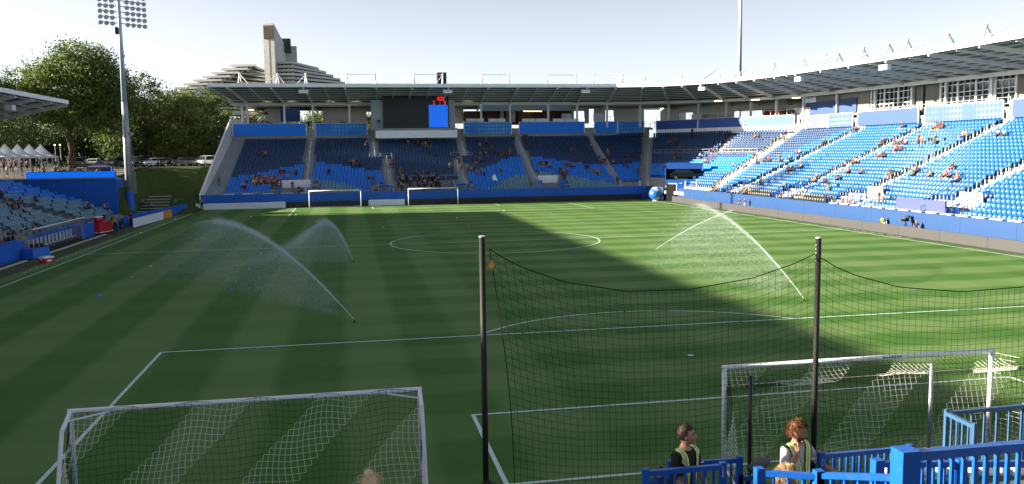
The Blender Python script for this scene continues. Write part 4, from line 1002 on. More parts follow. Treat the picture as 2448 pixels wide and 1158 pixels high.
# ------------------------------------------------------------------ parked cars
def make_car(name, label, paint, van=False):
    t_ = thing(name, label, 'car'); Lh, wd = 2.2, .88
    roofz = 1.72 if van else 1.45
    side_ = [(-2.2, .32), (-2.22, .62), (-2.1, .86), (-1.45, .98), (-.75, roofz-.07), (-.3, roofz), (.95, roofz), (1.5, roofz-.12), (2.0, 1.02), (2.2, .92), (2.22, .4), (2.1, .3)]
    n = len(side_); m = MB()
    vs_2 = []
    for sy_2, k in ((-1, 0), (1, 0)):
        for x, z in side_: vs_2.append((x, sy_2*(wd-(max(0, z-.95)*.34)), z))
    m.add(vs_2, [tuple(range(n)), tuple(reversed(range(n, 2*n)))]+[(i, n+i, n+(i+1) % n, (i+1) % n) for i in range(n)])
    body = m.build('body', paint, t_)
    body.modifiers.new('b', 'BEVEL').width = .05; body.modifiers['b'].segments = 2
    g = MB()
    def inset(x, z, s_): return (x, s_*(wd-(max(0, z-.95)*.34)+.012), z)
    for s_ in (-1, 1):
        g = MB(); g.add([inset(-1.3, 1.0, s_), inset(-.7, roofz-.14, s_), inset(.3, roofz-.1, s_), inset(.3, 1.0, s_)], ((0, 1, 2, 3),)).build('side_window', M['glass'], t_); g = MB(); g.add([inset(.36, 1.0, s_), inset(.36, roofz-.1, s_), inset(1.3, roofz-.14, s_), inset(1.75, 1.0, s_)], ((0, 1, 2, 3),)).build('side_window', M['glass'], t_)

    MB().add([(-1.47, -.74, 1.0), (-1.47, .74, 1.0), (-.82, .62, roofz-.1), (-.82, -.62, roofz-.1)], ((0, 1, 2, 3),)).build('windscreen', M['glass'], t_).location = (-.015, 0, .012)
    MB().add([(2.03, -.72, 1.03), (2.03, .72, 1.03), (1.56, .62, roofz-.14), (1.56, -.62, roofz-.14)], ((0, 1, 2, 3),)).build('rear_window', M['glass'], t_).location = (.015, 0, .012)
    for x in (-1.38, 1.38):
        for s_ in (-1, 1):
            w_ = MB().tube((x, s_*(wd-.2), .32), (x, s_*(wd+.02), .32), .32, n=16).build('wheel', M['rubber'], t_); MB().tube((x, s_*(wd+.015), .32), (x, s_*(wd+.035), .32), .19, n=12).build('rim', M['steel'], w_)
    for s_ in (-1, 1):
        MB().box(-2.24, s_*.5-.16, .62, -2.17, s_*.5+.16, .78).build('headlight', M['white'], t_); MB().box(2.17, s_*.55-.14, .68, 2.24, s_*.55+.14, .84).build('tail_light', M['red'], t_)
    MB().box(-2.25, -.5, .36, -2.2, .5, .55).build('grille', M['dark'], t_)
    return t_
paints = {'silver': mat('silver_paint', '#9fa6ab', .25, .03, 1, metal=.6), 'grey': mat('grey_paint', '#4c5258', .25, .03, 1, metal=.5), 'black': mat('black_paint', '#14161a', .2, .03, 1), 'white': mat('white_car_paint', '#cfd3d6', .25, .03, 1), 'teal': mat('teal_paint', '#123033', .2, .05, 1, metal=.4)}
CZ = 6.14
spots = [(192, 131, 'grey', True, 100, 'dark grey van parked behind the big tree trunk'), (275, 131.5, 'grey', True, 80, 'grey car parked behind the purple canopy'), (325, 131, 'grey', True, 75, 'light grey people carrier parked past the mast'), (371, 131, 'silver', False, 35, 'silver saloon car parked beyond the grass slope'),
         (401, 132, 'black', False, 55, 'black car parked next to the silver saloon'), (440, 132.5, 'grey', False, 30, 'low grey car parked near the end of the row'), (494, 133, 'white', True, 60, 'white car half hidden by the outer stand staircase'), (306, 134, 'white', False, 85, 'white car half hidden behind the floodlight mast'), (352, 138, 'black', False, 50, 'black car in the second row of the car park'), (420, 139, 'black', False, 60, 'dark car in the shade under the trees'), (225, 135, 'white', False, 90, 'white car glimpsed above the purple canopy')]
for k, (u, y, c, van, a, lb) in enumerate(spots):
    o = make_car('parked_car', lb, paints[c], van); p = onY(u, 395, y); o.location = (p.x, y, CZ); o.rotation_euler = (0, 0, R_(a)); o['group'] = 'cars parked beyond the slope'
sc_ = make_car('display_car', 'dark green car parked on a blue ledge in the stadium corner', paints['teal'])
sc_.location = (37.6, 105.5, 2.6); sc_.rotation_euler = (0, 0, R_(-100))
fn = thing('car_park_fence', 'thin grey mesh fence along the front of the car park', 'fence')
for k in range(36):
    x = -66+k*1.0; MB().tube((x, 126.6, height(x, 126.6)), (x, 126.6, 7.2), .03, n=5).build('post', M['steel'], fn)
for zz in (6.55, 7.15): MB().tube((-66, 126.6, zz), (-31, 126.6, zz), .02, n=5).build('rail', M['steel'], fn)
# ------------------------------------------------------------------ tents and canopy
tm = mat('white_canvas', '#c9cdd4', .7, .06, 1.2, dirt=.05)
def tent(name, label, loc, rz, s_, hw, eave, peak, m, legm, group=None, wall=None):
    t_ = thing(name, label, 'tent', loc, rz, group); N_ = 7; mb = MB(); vs_2 = []
    for j in range(N_+1):
        f_ = j/N_; r = hw*(1-f_); z = eave+(peak-eave)*(f_**1.7)
        vs_2 += [(-r, -r, z), (r, -r, z), (r, r, z), (-r, r, z)]
    fs = [(j*4+i, j*4+(i+1) % 4, (j+1)*4+(i+1) % 4, (j+1)*4+i) for j in range(N_) for i in range(4)]
    mb.add(vs_2, fs); mb.build('roof', m, t_)
    vl = MB()
    for i, (ax_, ay_, bx2, by2) in enumerate(((-hw, -hw, hw, -hw), (hw, -hw, hw, hw), (hw, hw, -hw, hw), (-hw, hw, -hw, -hw))): vl.quad((ax_, ay_, eave-.25), (bx2, by2, eave-.25), (bx2, by2, eave), (ax_, ay_, eave))
    vl.build('valance', m, t_)
    for sx2 in (-1, 1):
        for sy2 in (-1, 1): MB().box(sx2*hw-.06, sy2*hw-.06, 0, sx2*hw+.06, sy2*hw+.06, eave).build('leg', legm, t_)
    return t_
for k, u in enumerate((-16, 13, 43, 71, 98)):
    p = onY(u, 372, 108+2.4*k); p.z = 5.7; tent('marquee', 'white peaked marquee in the row of tents on the terrace', p, R_(6), 1, 1.85, 2.35, 4.15, tm, tm, 'row of white peaked marquees')
pt = tent('popup_canopy', 'purple pop-up canopy with pale legs behind the ribbon board', onY(240, 412, 104.5)*1.0, R_(8), 1, 1.55, 1.35, 2.35, mat('purple_canvas', '#4a4668', .8, .08, 1), M['white'])
pt.location.z = height(pt.location.x, 104.5)
MB().box(-.1, 1.3, .1, 1.5, 1.45, 1.4).build('blue_back_panel', M['wall_b'], pt)
sl = mat('sodium_lamp', '#ffb060', .4, 0, emit=2.5, ecol=(1, .5, .15))
for u in (131, 143.5):
    p = onY(u, 346, 132); t_ = thing('street_lamp', 'street lamp with a glowing orange head under the trees', 'street lamp', (p.x, 132, 6), 0, 'pair of glowing street lamps')
    MB().tube((0, 0, 0), (0, 0, p.z-6), .07, .05, 8).build('pole', M['steel'], t_); MB().box(-.3, -.15, p.z-6, .3, .15, p.z-5.85).build('head', M['dark'], t_); MB().ball((0, -.05, p.z-6.02), .13, 8, 5).build('bulb', sl, t_)
p = onY(14, 373, 113); t_ = thing('hanging_bulb', 'small glowing bulb hanging under the first white marquee', 'lamp', p); MB().ball((0, 0, 0), .1, 8, 5).build('bulb', sl, t_); MB().tube((0, 0, .08), (0, 0, .35), .01, n=4).build('cord', M['dark'], t_)
tree('hedge', 'dense dark hedge closing the back of the car park', gp(330, 156), 4, [(dx, 0, 2.4, 4.5, 1.6, 2.8) for dx in range(-42, 30, 6)], 420, 40, 0, 77, .1, .5, trunk_h=1.5)
# ------------------------------------------------------------------ goals and nets
def cord_net(surf, ns, nt_, r, matfn, mats, name, parent, skip=None, kind='stuff'):
    """surf(i/ns, j/nt) -> point; thin three-sided cords along both directions"""
    P = [[surf(i/ns, j/nt_) for j in range(nt_+1)] for i in range(ns+1)]; m = MB()
    def seg(a, b2, mi):
        d = (b2-a)
        if d.length < 1e-5: return
        d.normalize(); u_ = d.cross(Vector((.31, .52, .79))).normalized(); v_ = d.cross(u_)
        k = [u_*r, u_*(-r*.5)+v_*(r*.866), u_*(-r*.5)-v_*(r*.866)]
        m.add([a+q for q in k]+[b2+q for q in k], ((0, 1, 4, 3), (1, 2, 5, 4), (2, 0, 3, 5)), mi)
    for i in range(ns+1):
        for j in range(nt_+1):
            if i < ns: seg(P[i][j], P[i+1][j], matfn(i, j))
            if j < nt_: seg(P[i][j], P[i][j+1], matfn(i, j))
    o = m.build(name, mats, parent); o['kind'] = kind; return o
wpost = mat('goal_white', '#d5dde6', .35, .05, 2, dirt=.05)
def stripe(k, off=0): return lambda i, j: 0 if ((i+j+off)//k) % 2 == 0 else 1
NETM = [M['net_w'], mat('dark_green_cord', '#10180f', .9, 0)]
# main near goal
g1 = thing('football_goal', 'fixed football goal with a white and dark striped net on stanchion poles', 'goal', (0, 0, 0))
for x in (-3.72, 3.72): MB().tube((x, 0, 0), (x, 0, 2.50), .06, n=14).build('post', wpost, g1, True)
MB().tube((-3.78, 0, 2.50), (3.78, 0, 2.50), .06, n=14).build('crossbar', wpost, g1, True)
mk = MB()
for k in range(7): mk.box(.55+k*.075, -.0635, 2.485, .55+k*.075+.05, -.061, 2.485+(.035 if k % 3 else .05))
mk.build('maker_mark', M['black'], g1)
yb, zb_ = -1.25, 2.42
def roof_(s_, t_): return Vector((-3.7+7.4*s_+(s_-.5)*.9*t_, yb*t_, 2.46+(zb_-2.46)*t_-.28*math.sin(math.pi*t_)*(.5+.5*abs(math.sin(math.pi*s_*1.6+.4)))))
def back_(s_, t_):
    p = roof_(s_, 1.0); return Vector((p.x, p.y-.75*t_, p.z*(1-t_)+.03+.05*math.sin(s_*40)*t_))
cord_net(roof_, 58, 10, .0048, stripe(9), NETM, 'roof_net', g1)
cord_net(back_, 58, 19, .0044, stripe(9, 10), NETM, 'back_net', g1)
for sx_3, s_ in ((-1, 0.0), (1, 1.0)):
    cord_net(lambda a, t_, s_=s_, sx_3=sx_3: Vector((sx_3*3.72, 0, 2.46*(1-t_))).lerp(back_(s_, t_), a), 11, 19, .0044, stripe(9, 3), NETM, 'side_net', g1)
MB().path([roof_(i/20, 1.0) for i in range(21)], .006).build('back_rope', M['net_w'], g1)
MB().path([Vector((-3.72, 0, .04)), back_(0, 1.0), back_(.5, 1.0), back_(1, 1), Vector((3.72, 0, .04))], .03).build('ground_bar', wpost, g1)
for (u, v, yy, m, lb) in ((1795, 898, -1.75, M['black'], 'stanchion'), (2228, 870, -1.75, M['steel'], 'stanchion')):
    p = onY(u, v, yy); MB().tube((p.x, yy, 0), (p.x, yy, p.z), .045, n=10).build(lb, m, g1, True)
    MB().tube((p.x, yy, p.z-.05), roof_((p.x+3.9)/8.2+.02, 1.0), .008, n=4).build('stay_cord', M['net_k'], g1)
MB().tube((4.9, -1.75, 0), (4.9, -1.75, 2.8), .045, n=10).build('stanchion', M['steel'], g1)
# portable near goal
g2 = thing('portable_goal', 'portable white training goal with angled side frames and striped net', 'goal', (-14.855, .04, 0))
xl, xr = -3.70, 3.70
MB().tube((xl-.05, 0, 2.44), (xr+.05, 0, 2.44), .055, n=14).build('crossbar', wpost, g2, True)
for x in (xl, xr):
    MB().tube((x, 0, 0), (x, 0, 2.44), .05, n=12).build('post', mat('grey_post', '#aeb9c6', .35, .05, 2), g2, True)
    MB().path([Vector((x, 0, 2.44)), Vector((x, -.62, 2.20)), Vector((x, -1.55, .04))], .045, 12).build('side_frame', wpost, g2)
    MB().tube((x-math.copysign(.85, x), 0, 2.40), (x, -.30, 2.31), .02, n=8).build('corner_brace', wpost, g2)
    MB().tube((x, 0, .05), (x, -1.55, .05), .04, n=8).build('base_bar', wpost, g2)
MB().tube((xl, -1.55, .05), (xr, -1.55, .05), .04, n=8).build('base_bar', wpost, g2)
def tnet(s_, t_):
    y = -.05-1.45*t_**1.15; return Vector((xl+(xr-xl)*s_+.05*math.sin(t_*9+s_*21), y, 2.40*(1-t_)+.05-.05*math.sin(s_*33)*(1-t_)))
cord_net(tnet, 58, 20, .0044, stripe(10), NETM, 'back_net', g2)
for x in (xl, xr): cord_net(lambda a, t_, x=x: Vector((x, (-.02-1.5*t_)*a, 2.38*(1-t_)+.05)), 8, 18, .0055, stripe(7), NETM, 'side_net', g2)
MB().path([tnet(i/30, 0) for i in range(31)], .005, 5).build('net_rope', M['net_k'], g2)
for k in range(16): MB().ball((xl+.35+k*.45, -.045, 2.395), .018, 6, 4).build('net_clip', M['black'], g2)
# far goals
def far_goal(x, y, label, name='football_goal'):
    g = thing(name, label, 'goal', (x, y, 0))
    for s_ in (-1, 1): MB().tube((s_*3.72, 0, 0), (s_*3.72, 0, 2.5), .075, n=10).build('post', wpost, g, True)
    MB().tube((-3.79, 0, 2.5), (3.79, 0, 2.5), .075, n=10).build('crossbar', wpost, g, True)
    cord_net(lambda a, t_: Vector((-3.7+7.4*a, -.0+1.5*min(1, t_*1.6), 2.45*(1-max(0, t_-.35)/.65))), 26, 14, .004, lambda i, j: 0, [mat('grey_cord', '#5d6a78', .9, 0)], 'net', g)
    MB().tube((-3.72, 1.5, .05), (3.72, 1.5, .05), .03, n=6).build('base_bar', wpost, g)
    return g
far_goal(0, L, 'fixed football goal on the goal line in front of the supporters')
p0, p1 = onZ(742, 497.3), onZ(862.6, 495.6)
far_goal((p0.x+p1.x)/2, (p0.y+p1.y)/2, 'second training goal standing before the long white board', 'training_goal')
# ------------------------------------------------------------------ protective net behind the near goal
YN = -5.5
pn = thing('safety_net_post', 'black safety net post with a yellow tag near its top', 'post', (onY(1157, 860, YN).x, YN, 0))
pn2 = thing('safety_net_post', 'black safety net post standing behind the bearded steward', 'post', (onY(1950, 860, YN).x, YN, 0))
for o, vt in ((pn, 567), (pn2, 570)):
    zt = onY(1157 if o is pn else 1956, vt, YN).z
    MB().tube((0, 0, 0), (0, 0, zt), .052, .048, 16).build('shaft', mat('black_post_paint', '#06080a', .7, .15, 4), o, True); MB().tube((0, 0, zt), (0, 0, zt+.02), .05, .05, 16).build('cap', M['conc_l'], o)
    for k in range(5): MB().ball(((-.055 if o is pn2 else .055), -.02, zt-.12-k*.07), .012, 6, 4).build('hook', M['steel'], o)
xa, xb_ = pn.location.x, pn2.location.x
MB().add([(.09, -.02, 5.98), (.15, -.03, 6.06), (.2, -.02, 5.98), (.15, -.02, 5.9)], ((0, 1, 2, 3),)).build('tag', M['orange'], pn)
def toppts(ls): return [(onY(u, v, YN).x, onY(u, v, YN).z) for u, v in ls]
T1 = toppts([(1170, 596), (1205, 618), (1250, 640), (1350, 675), (1500, 697), (1650, 692), (1800, 665), (1900, 630), (1950, 606)])
T2 = toppts([(1962, 616), (2000, 640), (2050, 660), (2150, 687), (2300, 698), (2448, 686), (2560, 655), (2640, 616)])
def interp(T, s_):
    x = T[0][0]+(T[-1][0]-T[0][0])*s_
    for (x0, z0), (x1, z1) in zip(T[:-1], T[1:]):
        if x <= x1+1e-9:
            f_ = (x-x0)/(x1-x0); f_ = f_; return x, z0+(z1-z0)*f_
    return T[-1]
def pnet(T, pull):
    def f_(s_, t_):
        x, zt = interp(T, s_); e_ = pull*math.sin(min(1, t_*1.25)*math.pi*.62)*(1-s_)**2
        return Vector((x+e_, YN+.05*math.sin(s_*14+t_*5)*t_, zt+(.25-zt)*t_))
    return f_
n1_ = thing('safety_net', 'sagging black safety net stretched between the two black posts', 'net'); n2_ = thing('safety_net', 'sagging black safety net beyond the post behind the bearded steward', 'net')
cord_net(pnet(T1, .36), 46, 44, .0032, lambda i, j: 0, [M['net_k']], 'mesh', n1_); cord_net(pnet(T2, .0), 46, 44, .0032, lambda i, j: 0, [M['net_k']], 'mesh', n2_)
for T, o, pl in ((T1, n1_, .36), (T2, n2_, 0)): MB().path([pnet(T, pl)(i/40, 0) for i in range(41)], .009, 5).build('top_rope', M['net_k'], o)
MB().path([pnet(T1, .36)(0, j/30) for j in range(31)], .008, 5).build('edge_rope', M['net_k'], n1_)

# ------------------------------------------------------------------ corner ball, display ledge, gate posts
bp_ = onZ(1566, 482); R0 = 1.12
ball = thing('giant_ball', 'giant blue and white ball at the corner of the pitch', 'ball', (33.9, 106.2, 0)); R0 = 17.5/ (FPX/126.5)
bm = bpy.data.materials.new('ball_print'); bm.use_nodes = True; t = bm.node_tree; b = t.nodes['Principled BSDF']; b.inputs['Roughness'].default_value = .35
tc = t.nodes.new('ShaderNodeTexCoord'); sp = t.nodes.new('ShaderNodeSeparateXYZ'); t.links.new(tc.outputs['Object'], sp.inputs[0])
def nm(op, a, b2=None):
    n = t.nodes.new('ShaderNodeMath'); n.operation = op
    for i, q in enumerate((a, b2)):
        if q is None: continue
        if isinstance(q, (int, float)): n.inputs[i].default_value = q
        else: t.links.new(q, n.inputs[i])
    return n.outputs[0]
wave = nm('MULTIPLY', nm('COSINE', nm('MULTIPLY', sp.outputs['X'], 3.3)), .28)
up = nm('GREATER_THAN', nm('ADD', nm('SUBTRACT', sp.outputs['Z'], R0*1.62), wave), 0.0)
lo = nm('LESS_THAN', nm('SUBTRACT', nm('SUBTRACT', sp.outputs['Z'], R0*.36), wave), 0.0)
mx = t.nodes.new('ShaderNodeMix'); mx.data_type = 'RGBA'; mx.inputs[6].default_value = (*lin('#1d5fae'), 1); mx.inputs[7].default_value = (.42, .44, .46, 1)
t.links.new(nm('MAXIMUM', up, lo), mx.inputs[0]); t.links.new(mx.outputs[2], b.inputs['Base Color'])
MB().ball((0, 0, R0+.02), R0, 28, 18).build('sphere', bm, ball, True); MB().tube((0, 0, 0), (0, 0, .1), .55, .5, 20).build('stand', M['white'], ball)
# ledge for the car
lg = thing('display_ledge', 'raised blue ledge with a dark recess holding the display car', 'ledge', (0, 0, 0))
LC = onZ(1636, 428, 3.35); sc_.location = (LC.x, LC.y, 3.3)
vd = Vector((LC.x-CAM[0], LC.y-CAM[1], 0)).normalized(); al_ = Vector((vd.y, -vd.x, 0))
sc_.rotation_euler = (0, 0, math.atan2(al_.y, al_.x)+math.pi+.15)
def lbox(a0, a1, b0, b1, z0, z1, m, name): 
    q = [LC+al_*a0+vd*b0, LC+al_*a1+vd*b0, LC+al_*a1+vd*b1, LC+al_*a0+vd*b1]; MB().prism(q, z0, z1).build(name, m, lg)
lbox(-2.75, 2.65, -1.2, 1.3, 2.75, 3.29, M['wall_b'], 'deck'); lbox(-2.8, 2.65, 1.2, 1.35, 3.3, 4.85, M['dark'], 'back_panel'); lbox(-2.9, -2.76, -1.2, 1.3, 3.3, 5.0, M['wall_b'], 'side_panel')
lbox(-2.7, 2.75, .3, 1.5, 4.85, 5.75, fas_d, 'canopy'); lbox(-2.7, -1.2, -1.1, -.9, 0, 2.6, M['dark'], 'opening'); lbox(-1.1, 2.6, -1.1, -.9, 0, 2.6, M['wall_b'], 'base_panel')
gt = thing('corner_gate', 'row of white gate posts at the mouth of the corner tunnel', 'gate')
for u in (1530, 1549, 1576, 1584, 1620, 1639, 1666):
    p = onY(u, 455, 113.4) if u < 1600 else onX(u, 458, 37.0)
    MB().box(p.x-.08, p.y-.08, p.z-.3, p.x+.08, p.y+.08, p.z+1.55).build('post', M['white'], gt)
# vomitory boxes, blue railings and signs of the side stand
def vomS(y, wd, rows, sign=True):
    x0, x1 = 36.75, 36.5+rowd(rows)+.3; zt = rowz(rows)+.3
    v_ = MB().box(x1-.1, y-wd/2, rowz(0)-.2, x1, y+wd/2, zt).build('vomitory', M['wall_r'], side)
    for s_ in (-1, 1):
        MB().box(x0, y+s_*wd/2-.05, rowz(0)-.3, x1, y+s_*wd/2+.05, rowz(0)+.5).build('wing_wall', M['wall_r'], v_)
        r_ = MB(); a, b2 = Vector((x0+.1, y+s_*wd/2, rowz(0))), Vector((x1, y+s_*wd/2, rowz(rows)))
        for hh in (1.05, .6): r_.beam(a+Vector((0, 0, hh)), b2+Vector((0, 0, hh)), .05, .05)
        for k in range(5): c = a.lerp(b2, k/4); r_.beam(c, c+Vector((0, 0, 1.05)), .06, .06)
        r_.build('handrail', M['rail_b'], v_)
    for i in range(rows+1): MB().box(36.5+rowd(i)-.4, y-wd/2-1.3, rowz(i)-.12, 36.5+rowd(i)+.1, y-wd/2-.1, rowz(i)+.03).build('stair_tread', M['white'], v_)
    if sign: MB().box(x1-.5, y-wd/2+.2, zt-1.0, x1-.35, y+wd/2-.2, zt+.55).build('sign_panel', M['white'], v_)
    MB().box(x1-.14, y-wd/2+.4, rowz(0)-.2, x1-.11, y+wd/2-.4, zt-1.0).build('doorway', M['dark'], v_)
for y, wd, sg in ((87.2, 2.6, False), (73.6, 2.6, False), (60.2, 3.0, True), (46.4, 3.2, True)): vomS(y, wd, 4, sg)
def brail(p, q, gap, label_parent, picket=.12, h=1.05, name='crowd_railing', pick=True):
    p, q = Vector(p), Vector(q); n = max(1, round((q-p).length/gap))
    o = MB().beam(p+Vector((0, 0, h)), q+Vector((0, 0, h)), .05, .05).build(name, M['rail_b'], label_parent)
    for i in range(n+1): c = p.lerp(q, i/n); MB().beam(c, c+Vector((0, 0, h)), .06, .06).build('post', M['rail_b'], o)
for y0, y1 in ((90.5, 86.5), (77, 72.5), (64, 59), (50, 45)):
    for xx in (38.2,): brail((xx, y0, rowz(0)), (xx, y1, rowz(0)), 1.3, side)
    brail((37.6, y0, rowz(0)), (41, y0, rowz(4)), 1.3, side); brail((37.6, y1, rowz(0)), (41, y1, rowz(4)), 1.3, side)
for k in range(16): MB().box(36.75, 62.5-k*1.9, 2.06, 37.25, 62.5-k*1.9-1.35, 2.14).build('press_desk', M['white'], side)
for k in range(5): MB().box(112 and -30.6+k*2.75, 112.72, 2.07, -30.6+k*2.75+1.6, 113.2, 2.13).build('press_desk', M['white'], far)
pb = onX(2145, 480, 37.3); pe = onX(2262, 488, 37.3)
tag(MB().box(37.2, pb.y, 2.1, 37.35, pe.y, 3.15).build('lilac_board', mat('lilac_board', '#3b4482', .5, .04, 1)), 'lilac blue board standing on the sunlit front wall', 'board')
# flags on thin poles in the far stand
for u, v0, v1, fl_ in ((877, 395, 460, 0), (979, 392, 460, 0), (1083, 400, 450, 0), (1184, 388, 455, 1)):
    y = 114.2; a = onY(u, v1, y); b2 = onY(u, v0, y); t_ = thing('thin_pole', 'thin dark pole rising in front of the shaded seats' if not fl_ else 'thin pole with a small pale flag in the shaded seats', 'pole', (a.x, y, a.z), 0, None if fl_ else 'thin dark poles before the shaded seats')
    MB().tube((0, 0, -.4), (0, 0, b2.z-a.z), .035, n=6).build('shaft', M['black'], t_)
    if fl_: MB().add([(0, 0, 2.6), (-.5, -.1, 2.2), (-.35, -.1, 1.5), (.1, -.2, 1.6), (.45, -.1, 1.2), (.2, 0, 2.0)], ((0, 1, 2, 3), (0, 3, 4, 5))).build('flag', M['white'], t_)

# ------------------------------------------------------------------ sprinklers
wm = bpy.data.materials.new('water_drops'); wm.use_nodes = True; t = wm.node_tree; b = t.nodes['Principled BSDF']; b.inputs['Base Color'].default_value = (.78, .90, 1.0, 1); b.inputs['Roughness'].default_value = .3
tl = t.nodes.new('ShaderNodeBsdfTranslucent'); tl.inputs[0].default_value = (.78, .90, 1.0, 1); ms = t.nodes.new('ShaderNodeMixShader'); ms.inputs[0].default_value = .5
t.links.new(b.outputs[0], ms.inputs[1]); t.links.new(tl.outputs[0], ms.inputs[2]); tp_ = t.nodes.new('ShaderNodeBsdfTransparent'); m3 = t.nodes.new('ShaderNodeMixShader'); m3.inputs[0].default_value = .34
t.links.new(tp_.outputs[0], m3.inputs[1]); t.links.new(ms.outputs[0], m3.inputs[2]); t.links.new(m3.outputs[0], t.nodes['Material Output'].inputs[0])
def drops(name, C_, S_, parent):
    n = len(C_); base = np.array(((0, 0, 1.0), (.94, 0, -.33), (-.47, .82, -.33), (-.47, -.82, -.33)))
    A = (C_[:, None, :]+base[None]*S_[:, None, None]).reshape(-1, 3)
    idx = (np.arange(n)[:, None, None]*4+np.array(((0, 1, 2), (0, 2, 3), (0, 3, 1), (1, 3, 2)))[None]).reshape(-1)
    me = bpy.data.meshes.new(name); me.vertices.add(len(A)); me.vertices.foreach_set('co', A.ravel()); me.loops.add(len(idx)); me.loops.foreach_set('vertex_index', idx)
    k = len(idx)//3; me.polygons.add(k); me.polygons.foreach_set('loop_start', np.arange(0, len(idx), 3)); me.polygons.foreach_set('loop_total', np.full(k, 3)); me.materials.append(wm); me.update(calc_edges=True)
    o = link(name, me, parent); o['kind'] = 'stuff'; return o
def sprinkler(head, apex, tmax, label, seed, dens=1.0, wind=(0, 0), spread=1.0, fog=1.0, jet=1.0, tip=1.0):
    rg = np.random.default_rng(seed); H_ = np.array((head.x, head.y, .12)); D = np.array((apex.x-head.x, apex.y-head.y, 0))/tip; za = .12+(apex.z-.12)/(2*tip-tip**2)
    t_ = thing('pitch_sprinkler', label, 'sprinkler', head)
    MB().tube((0, 0, 0), (0, 0, .14), .05, .04, 10).build('head', M['black'], t_)
    dn = D/np.linalg.norm(D); pr = np.array((-dn[1], dn[0], 0)); loc = np.array((head.x, head.y, 0))
    def path(tau): return np.stack([D[0]*tau, D[1]*tau, .12+(za-.12)*(2*tau-tau**2)], -1)
    pts = [Vector(path(np.array([k/24]))[0]) for k in range(8)]; st = MB()
    for k in range(7): st.tube(pts[k], pts[k+1], .012+.0018*k, .012+.0018*(k+1), 6, cap=False)
    st.build('stream', wm, t_)
    n = int(13000*dens*jet); tau = rg.random(n)**.8*min(1.15, tmax*.92); w_ = .015+.15*spread*tau**1.6
    P = path(tau)+rg.normal(0, 1, (n, 3))*w_[:, None]*np.array((.8, .8, .75)); lump = .5+.5*np.sin(tau*60+rg.normal(0, .6, n)); P[:, 2] -= .12*w_*lump
    drops('jet', P[P[:, 2] > .01], (.005+.009*rg.random(n))[P[:, 2] > .01], t_)
    n = int(30000*dens*fog); tau = .10+rg.random(n)**.75*(tmax-.12); q = path(tau); fall = rg.random(n)**1.25; q[:, 2] = np.maximum(q[:, 2], .3)*(1-fall)+.02
    lat = rg.normal(0, 1, n)*(.10+1.0*spread*tau*fall**.6); q += pr*lat[:, None]+np.array((wind[0], wind[1], 0))*(fall*tau)[:, None]
    drops('mist', q[q[:, 2] > .01], (.006+.009*rg.random(n))[q[:, 2] > .01], t_)
sprinkler(onZ(848, 772), onZ(600, 552, 3.3), 1.30, 'sprinkler throwing a long jet from near the penalty area in the shade', 1, 1.25, (-1.5, -1.0), 1.1, 1.9, 1.5, .74)
sprinkler(onZ(845, 628), onZ(775, 531, 2.9), 1.75, 'sprinkler throwing a short curling jet beside the shaded centre', 2, .9, (-2.5, -1), 1.1, 2.0, 1.6)
sprinkler(onZ(1566, 601), onZ(1738, 507, 3.0), .58, 'sprinkler with a thin straight jet on the sunlit half', 3, .55, (.5, -2.0), .6, .4, .5, .5)
sprinkler(onZ(1922, 720), onZ(1733, 519, 3.6), .95, 'sprinkler with a long jet and wide mist on the sunlit half', 4, 1.2, (-3.5, .5), 1.1, .7, .42, .62)
# ------------------------------------------------------------------ training cones
cones = [(600, 519, 'w'), (757, 531, 'w'), (769, 516, 'w'), (708, 514, 'w'), (419, 525, 'w'), (336, 558, 'w'), (624, 607, 'b'), (597, 645, 'b'), (555, 694, 'b'), (327, 657, 'b'), (238, 707, 'b'), (361, 638, 'y'), (317, 664, 'o'), (939, 512, 'w'), (1092, 522, 'w'), (1122, 540, 'y'), (1205, 505, 'w'), (1322, 509, 'b'), (1195, 523, 'b'), (1395, 532, 'b'), (1482, 517, 'b'), (240, 710, 'b'), (916, 544, 'o'), (392, 620, 'b')]
cm_ = {'w': mat('cone_white', '#d8dcdc', .5, 0), 'b': mat('cone_blue', '#1f76c9', .5, 0), 'y': mat('cone_yellow', '#e0b52c', .5, 0), 'o': mat('cone_orange', '#e07a2c', .5, 0)}
cn_n = {'w': 'white', 'b': 'blue', 'y': 'yellow', 'o': 'orange'}
cmesh = {k: MB().tube((0, 0, .0), (0, 0, .055), .12, .055, 12, cap=False).tube((0, 0, .052), (0, 0, .060), .055, .05, 12).mesh('marker_cone', m) for k, m in cm_.items()}
for u, v, c in cones:
    p = onZ(u, v); tag(link('marker_cone', cmesh[c], None, (p.x, p.y, .02)), 'flat %s marker cone lying on the turf' % cn_n[c], 'cone', '%s marker cones on the pitch' % cn_n[c])
